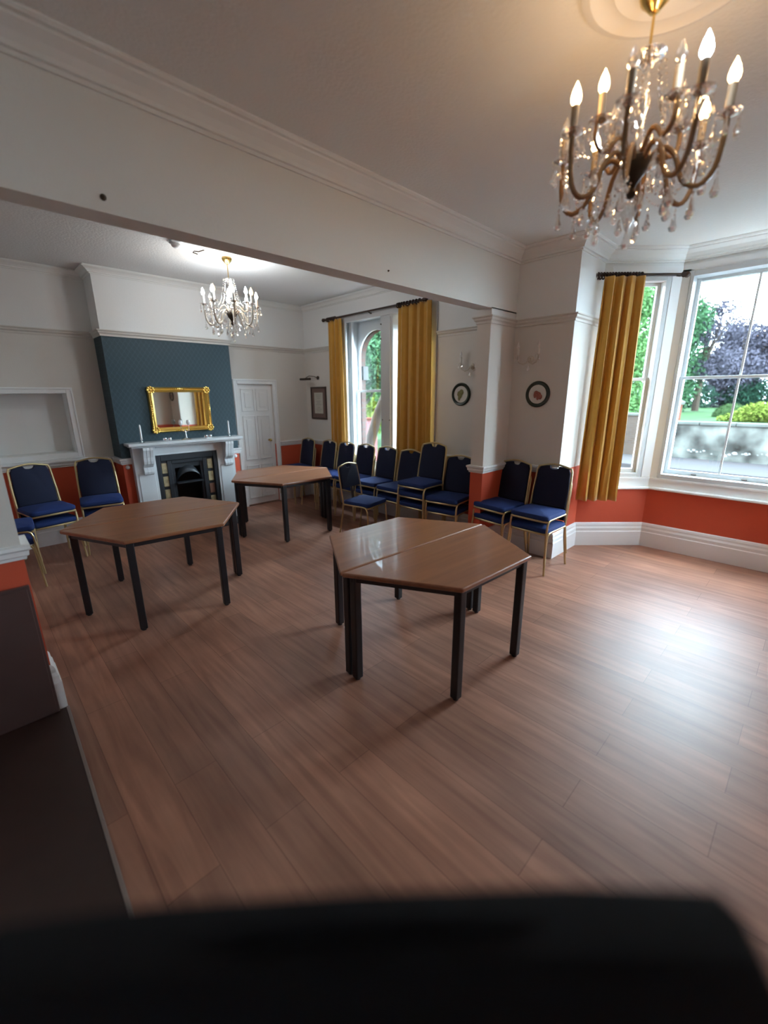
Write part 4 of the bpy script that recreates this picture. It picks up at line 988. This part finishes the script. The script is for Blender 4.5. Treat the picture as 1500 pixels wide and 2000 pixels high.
tree((33.5, 5.9, .5), 9, (1.3, 1.5, 3.6), M['leaf_purple'], 'thin dark-leaved tree rising between the green tree and the beech', 7000, .085, 21, 18, .75, .2, cz=4.8)
tree((23.0, 7.5, .5), 8, (1.9, 1.7, 4.6), M['leaf_light'], 'pale green leafy tree filling the slanted bay window', 30000, .09, 3, 34, 1.0, .2, cz=3.0)
tree((26.0, 12.0, .5), 8, (2.5, 3.2, 5), M['leaf_light'], 'pale green tree behind, showing past the bay curtain edge', 5000, .18, 31, 24, 1.2, .2, cz=3.2)
for i, (x, y, s) in enumerate(((41, 8.2, 1.3), (43.0, 3.6, 1.5), (43, .2, 1.5), (42, 11.5, 1.5))):
    h_ = empty('hedge_bush', (x, y, .5), label=['dark evergreen bush under the green tree', 'dark evergreen bush under the purple beech', 'dark evergreen bush beyond the yellow shrub', 'dark evergreen bush at the far side of the lawn'][i], cat='bush', group='dark bushes at the end of the lawn')
    leaves('foliage', M['leaf_dark'], [(0, 0, .7*s, 1.2*s, 1.7*s, .9*s), (0, .9, .6*s, 1*s, 1*s, .8*s)], 7000, .09, h_, 40+i, .3)
    MB().tube([(0, 0, -.1), (0, 0, 1)], .1, 6).build('stem', M['bark'], h_)
tp = empty('topiary_bush', (25.8, 3.1, .55), label='round clipped dome-shaped green bush on the lawn', cat='bush')
mb = MB().lathe([(.70*math.cos(a), .62*math.sin(a)) for a in [k*PI/2/10 for k in range(11)]], 28); mb.build('clipped_body', M['leaf_topiary'], tp, smooth=True)
leaves('foliage', M['leaf_topiary'], [(0, 0, 0, .70, .70, .62)], 5000, .035, tp, 5, .95)
ys = empty('flowering_shrub', (21.9, 1.75, .55), label='bright yellow-green shrub spreading above the street wall', cat='bush')
leaves('foliage', M['leaf_yellow'], [(0, 0, .40, .6, .7, .38), (0, .55, .22, .5, .5, .24), (0, -.8, .40, .7, .8, .42), (.2, 1.0, .1, .3, .35, .16)], 9000, .05, ys, 6, .3)
MB().tube([(0, 0, 0), (0, 0, .4)], .06, 6).build('stem', M['bark'], ys)
# garden seen through the tall far window
struct(MB().box(XW+.75, 30, 5.0, 60, -.45, -.40), 'garden_ground', M['lawn'])
t1 = empty('leaning_tree', (5.35, 6.05, -.4), label='old tree with thick leaning trunk just outside the far window', cat='tree')
MB().tube([(0, 0, 0), (.02, -.02, .55), (.10, -.10, 1.2), (.22, -.24, 1.8), (.40, -.48, 2.5), (.5, -.7, 3.4)], [.15, .125, .10, .085, .07, .04], 12).build('trunk', M['bark'], t1, smooth=True)
leaves('crown', M['leaf_green'], blobs((2.0, 1.6, 3.1), (1.2, 1.6, 1.4), 26, .6, 7), 16000, .05, t1, 7, .2)
tree((9.2, 10.6, -.4), 5, (1.6, 1.9, 1.9), M['leaf_light'], 'light green garden tree behind the leaning trunk', 7000, .10, 8, 20, .8, .2, cz=3.1)
tree((12.5, 14.5, -.4), 4.5, (2.6, 3.2, 1.5), M['leaf_yellow'], 'yellow-green garden tree far behind the leaning trunk', 6000, .13, 9, 20, 1.0, .2, cz=1.9)
gq = empty('garden_wall_pier', (8.05, 8.92, -.4), label='short pink-red painted pier beside the leaning trunk', cat='gate pier')
MB().box(-.22, .22, -.22, .22, 0, 1.42).build('shaft', mat('pink_paint', (.13, .03, .033), .8), gq); MB().box(-.25, .25, -.25, .25, 1.42, 1.48).build('cap', M['redbrick'], gq)
